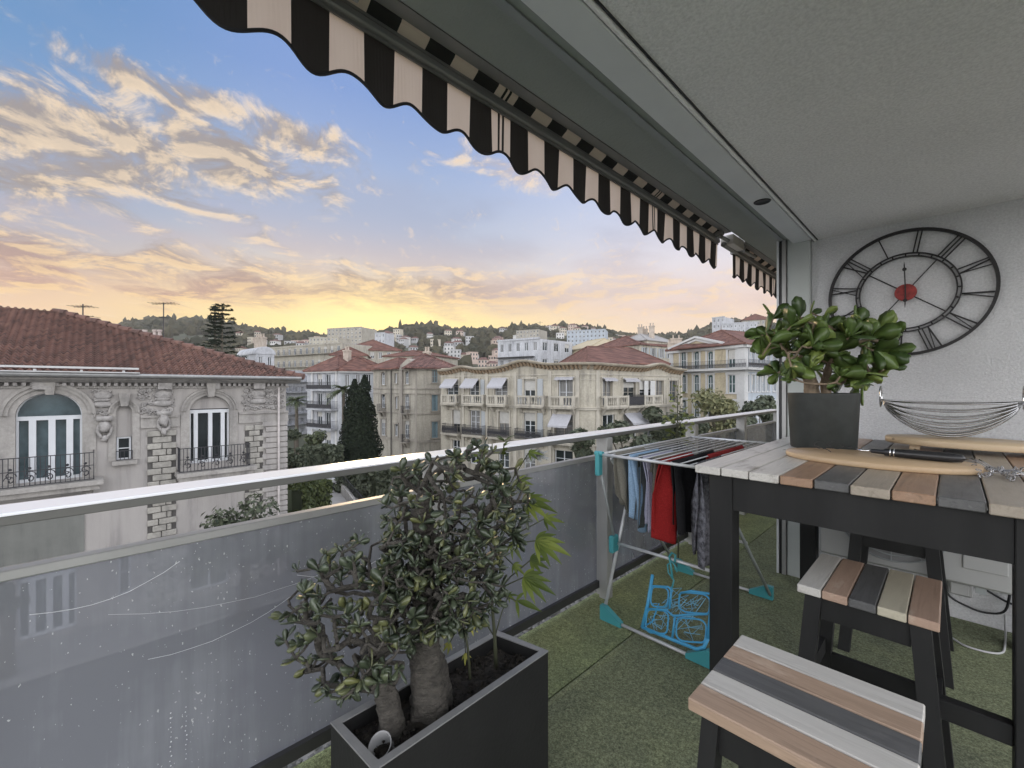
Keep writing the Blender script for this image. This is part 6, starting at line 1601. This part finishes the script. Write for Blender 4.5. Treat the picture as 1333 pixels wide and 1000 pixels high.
# --- clothes drying rack
TEAL = mat('teal_plastic', (.06, .30, .33), .4, var=.1); TUBE = mat('rack_white_tube', (.58, .59, .60), .35, .3)
rk = thing('drying_rack', 'folding clothes drying rack of white tubes with teal plastic joints', 'drying rack', (-1.12, 2.6, 0))
RX0, RX1, RY0, RY1, RZ = -1.375, -.835, 2.03, 3.22, .97
MB().tube([(RX0, RY0, RZ), (RX1, RY0, RZ)], .008, 8).tube([(RX1, RY0, RZ), (RX1, RY1, RZ)], .008, 8).tube([(RX1, RY1, RZ), (RX0, RY1, RZ)], .008, 8).tube([(RX0, RY1, RZ), (RX0, RY0, RZ)], .008, 8).build('top_frame', TUBE, rk, True)
rods = [RX0 + (RX1 - RX0) * (i + 1) / 11 for i in range(10)]
for x in rods: MB().tube([(x, RY0, RZ), (x, RY1, RZ)], .0032, 6).build('rod', TUBE, rk, True)
for x in (RX0 - .012, RX1 + .012):
    s = -1 if x < -1 else 1
    MB().tube([(x + s * .02, 2.11, .03), (x, 2.46, RZ - .02)], .010, 8).build('leg', TUBE, rk, True)
    MB().tube([(x + s * .02, 3.06, .03), (x, 2.16, RZ - .04)], .010, 8).build('leg', LACQD, rk, True)
    if s < 0:
        MB().tube([(x, 2.20, .43), (x, RY0, RZ - .03)], .008, 8).build('strut', LACQD, rk, True)
        MB().box(x - .016, x + .016, 2.15, 2.22, .38, .48, bev=.008).build('joint', TEAL, rk)
        MB().box(x - .014, x + .014, RY0 - .02, RY0 + .025, RZ - .12, RZ + .015, bev=.007).tube([(x - .02, RY0 + .0, RZ + .004), (x + .03, RY0, RZ + .004)], .014, 8).build('joint', TEAL, rk)
    for yy, dx in ((2.11, 1), (3.06, 1)):
        q = x + s * .02; b = MB(); d = -s
        b.add([(q - d * .015, yy - .015, .008), (q + d * .12, yy - .015, .008), (q + d * .12, yy - .015, .032), (q + d * .02, yy - .015, .09), (q - d * .015, yy - .015, .09),
               (q - d * .015, yy + .015, .008), (q + d * .12, yy + .015, .008), (q + d * .12, yy + .015, .032), (q + d * .02, yy + .015, .09), (q - d * .015, yy + .015, .09)],
              [(0, 1, 2, 3, 4), (9, 8, 7, 6, 5)] + [(i, i + 5, (i + 1) % 5 + 5, (i + 1) % 5) for i in range(5)]); b.build('foot', TEAL, rk)
for yy, z in ((2.11, .022), (3.06, .022), (2.205, .43), (2.66, .46)): MB().tube([(RX0 - .02, yy, z), (RX1 + .02, yy, z)], .009, 8).build('crossbar', TUBE, rk, True)
def cloth(label, name, x, y0, y1, dn, bk_, col, fold=.012, taper=.0, hem=None, seed=0, cat='clothing', pat=0, flare=.0):
    rg = random.Random(seed); NU, NV = 26, 26; vs = []; ph = [rg.uniform(0, 6.28) for _ in range(4)]
    for j in range(NV * 2 + 1):
        s = (j - NV) / NV; side = 1 if s > 0 else -1; L = (dn if s > 0 else bk_) * abs(s)
        for i in range(NU + 1):
            u = i / NU; yc = (y0 + y1) / 2; w_ = (y1 - y0) * (1 - taper * abs(s) + flare * abs(s)); y = yc + (u - .5) * w_ + .02 * math.sin(ph[0] + 3 * abs(s)) * abs(s)
            l = L * (1 + (hem(u) if hem else 0) * abs(s))
            fo = 1.5 * fold * min(1, abs(s) * 2.2) * (math.sin(u * 15 + ph[1]) + .6 * math.sin(u * 27 + ph[2] + 2 * s)) + .012 * math.sin(u * 5 + ph[3]) * abs(s)
            vs.append((x + side * (.006 + .012 * abs(s)) * (1 if abs(s) > .02 else 0) + fo, y, RZ + .006 - l))
    fs = [(j * (NU + 1) + i, j * (NU + 1) + i + 1, (j + 1) * (NU + 1) + i + 1, (j + 1) * (NU + 1) + i) for j in range(NV * 2) for i in range(NU)]
    m, nt2, b = newmat(name + '_cloth_%d' % seed)
    n1 = noise_tex(nt2, 240 if not pat else 40, 3, .7, objco(nt2)); lk(nt2, ramp(nt2, n1.outputs['Fac'], [(.35, sc3(col, .75 if not pat else .4)), (.65, sc3(col, 1.2 if not pat else 1.5))]), b.inputs['Base Color']); b.inputs['Roughness'].default_value = .9; b.inputs['Specular IOR Level'].default_value = .1
    bump(nt2, b, noise_tex(nt2, 14, 4, .6, objco(nt2)).outputs['Fac'], .4, .02)
    o = MB().add(vs, fs).build(name, m, loc=(x, (y0 + y1) / 2, RZ), smooth=True); tag(o, label, cat); md = o.modifiers.new('thickness', 'SOLIDIFY'); md.thickness = .003
    return o
cloth('olive grey top, first on the rack next to the railing', 'shirt', rods[0] + .004, 2.10, 2.42, .25, .22, (.20, .19, .16), .012, .25, lambda u: .4 * math.sin(u * 6), 1)
cloth('light blue shirt hanging between the grey tops', 'shirt', rods[2], 2.09, 2.42, .33, .28, (.27, .40, .56), .012, .2, lambda u: .3 * math.sin(u * 5 + 1), 2)
cloth('dark grey tee with a pale collar behind the blue shirt', 'shirt', rods[3] - .01, 2.12, 2.50, .40, .36, (.10, .11, .11), .012, .1, None, 3)
cloth('lavender grey shirt beside the blue one', 'shirt', rods[4] - .012, 2.08, 2.42, .30, .27, (.33, .33, .42), .014, .1, lambda u: .3 * math.cos(u * 5), 4)
cloth('khaki grey top hanging lower behind the lavender shirt', 'shirt', rods[5] - .02, 2.12, 2.48, .40, .36, (.17, .165, .14), .010, .0, None, 5)
cloth('bright red dress falling in loose folds', 'dress', rods[6] - .005, 2.08, 2.44, .385, .35, (.25, .018, .018), .024, .0, lambda u: .10 * math.sin(u * 7), 6, flare=.5)
cloth('black garment hung beside the red dress', 'garment', rods[7] + .004, 2.07, 2.60, .35, .31, (.018, .018, .02), .014, .0, lambda u: .3 * u, 7)
cloth('dark red top folded over the inner rods', 'shirt', rods[8], 2.40, 2.95, .30, .28, (.26, .03, .03), .012, .1, None, 8)
cloth('long grey patterned dress at the table end of the rack', 'dress', rods[9] + .012, 2.12, 2.42, .52, .46, (.15, .15, .17), .016, .1, None, 9, pat=1)
# blue sock hanger leaning on the rack's lower bars
SKY = mat('sky_blue_plastic', (.07, .36, .62), .35, var=.1)
sh_ = thing('sock_hanger', 'sky blue plastic peg airer hooked on the rack, its cords tangled', 'peg airer', (-1.1, 2.13, .05))
def pl_(px, py):                                  # plane of the airer, a little in front of the lower bars
    k = (px - CX) / FL; Y = 2.085; X = Y * (k * CS - SN) / (CS + k * SN); D = -SN * X + CS * Y
    z = ZA(py, D); return Vector((X, Y + .10 * max(0, z) / .43, z))
m = MB()
def path(pts, r, cl=False): m.tube([pl_(*p) for p in pts], r, 7, cl)
path([(840, 754), (838, 790), (834, 818)], .009); path([(834, 818), (870, 833), (905, 847), (914, 845), (918, 835)], .009); path([(918, 835), (919, 800), (920, 770)], .008)
path([(840, 768), (862, 770), (868, 776)], .006); path([(878, 778), (892, 776), (915, 780)], .006); path([(838, 796), (862, 798), (872, 806), (888, 805), (915, 805)], .006)
path([(866, 770), (866, 797)], .006); path([(874, 806), (873, 832)], .006); path([(842, 790), (852, 790), (846, 812), (838, 816)], .004)
for cx, cy, rx, ry in ((896, 824, 19, 14), (897, 791, 20, 12), (852, 812, 14, 14), (852, 782, 11, 12)): path([(cx + rx * math.copysign(abs(math.cos(q)) ** .5, math.cos(q)), cy + ry * math.copysign(abs(math.sin(q)) ** .5, math.sin(q)) + .25 * rx * math.cos(q)) for q in [i * 6.2832 / 24 for i in range(24)]], .0045, True)
m.build('grid_frame', SKY, sh_, True)
m = MB(); path([(866, 775), (868, 762), (860, 752), (858, 742), (863, 738), (868, 744), (871, 752)], .0045); path([(866, 760), (862, 742), (859, 732), (862, 727), (867, 730), (867, 740)], .006); m.build('hook', TEAL, sh_, True)
m = MB()
for i in range(26):
    x, y = rnd.choice(((870, 790), (896, 824), (896, 791), (852, 812), (880, 815))); pts = [(x + rnd.gauss(0, 9), y + rnd.gauss(0, 8)) for _ in range(4)]; path(pts, .0016)
m.build('cord', mat('cord_blue', (.20, .48, .66), .6), sh_, True)
# --- wall clock
ck = thing('wall_clock', 'large round black skeleton wall clock with roman numerals and a red centre', 'clock', (-.203, 3.59, 1.927))
cc = Vector((-.203, 3.583, 1.927)); RO = .387; IRN = mat('clock_iron', (.028, .026, .026), .5, .4, var=.3, scale=20)
def cp_(r, th, dy=0): return cc + Vector((r * math.sin(th), dy, r * math.cos(th)))
def band(r0, r1, y0, y1, n=96):
    m = MB(); vs = []
    for i in range(n):
        t = 6.2832 * i / n; vs += [cp_(r0, t, y0), cp_(r1, t, y0), cp_(r1, t, y1), cp_(r0, t, y1)]
    return m.add(vs, [(i * 4 + j, i * 4 + (j + 1) % 4, ((i + 1) % n) * 4 + (j + 1) % 4, ((i + 1) % n) * 4 + j) for i in range(n) for j in range(4)])
band(RO - .016, RO, -.010, .010).build('outer_ring', IRN, ck)
ir = band(.218, .225, -.008, .008); ir2 = band(.236, .243, -.008, .008); o = len(ir.v); ir.v += ir2.v; ir.f += [tuple(i + o for i in f) for f in ir2.f]; ir.m += ir2.m; 
for i in range(24): t = 6.2832 * i / 24; ir.tube([cp_(.224, t), cp_(.237, t)], .004, 5)
ir.build('inner_ring', IRN, ck)
TW = -.87                                                # the clock hangs turned a little
num = ['XII', 'I', 'II', 'III', 'IV', 'V', 'VI', 'VII', 'VIII', 'IX', 'X', 'XI']
for h, s in enumerate(num):
    th = h * math.pi / 6 + TW; ax = Vector((math.sin(th), 0, math.cos(th))); tn = Vector((math.cos(th), 0, -math.sin(th))); m = MB(); ws = {'I': .018, 'V': .036, 'X': .036}; tot = sum(ws[c] for c in s); x = -tot / 2
    def bar(a, b, w_=.0055):
        a, b = cc + tn * a[0] + ax * a[1], cc + tn * b[0] + ax * b[1]; d = (b - a).normalized(); nn = d.cross(Vector((0, 1, 0))) * w_ / 1.6; m.hexa([a - nn + Vector((0, -.004, 0)), b - nn + Vector((0, -.004, 0)), b + nn + Vector((0, -.004, 0)), a + nn + Vector((0, -.004, 0)), a - nn + Vector((0, .004, 0)), b - nn + Vector((0, .004, 0)), b + nn + Vector((0, .004, 0)), a + nn + Vector((0, .004, 0))])
    lo_, hi_ = .2432, RO - .0162
    for c in s:
        w2_ = ws[c]; m_ = x + w2_ / 2
        if c == 'I': bar((m_, lo_), (m_, hi_))
        elif c == 'V': bar((x + .003, hi_), (m_, lo_), .0065); bar((x + w2_ - .003, hi_), (m_, lo_), .004)
        else: bar((x + .003, hi_), (x + w2_ - .003, lo_), .0065); bar((x + .003, lo_), (x + w2_ - .003, hi_), .004)
        x += w2_
    m.build('numeral', IRN, ck)
m = MB()
for k in range(4): t = -.12 + math.pi / 4 + k * math.pi / 2; m.tube([cp_(.045, t), cp_(.219, t)], .0035, 6)
m.build('spoke', IRN, ck)
RED = mat('clock_red', (.30, .035, .03), .6, var=.5, scale=40)
MB().lathe([(0, -.008), (.050, -.008), (.052, 0), (.05, .008), (0, .012)], 32, M=Matrix.Translation(cc + Vector((0, -.004, 0))) @ Matrix.Rotation(math.pi / 2, 4, 'X')).build('hub', RED, ck)
for name, th, L, bl_ in (('hour_hand', math.pi + .02, .075, .05), ('minute_hand', -.03, .165, .14)):
    m = MB(); m.tube([cp_(.0, th, -.022), cp_(L, th, -.022)], .0035, 6); m.blob(cp_(bl_, th, -.022), .011, 3, 0, 2, (1, .3, 1)); m.tube([cp_(L, th, -.022), cp_(L + .022, th, -.022)], [.0035, .0004], 6); m.build(name, IRN, ck)
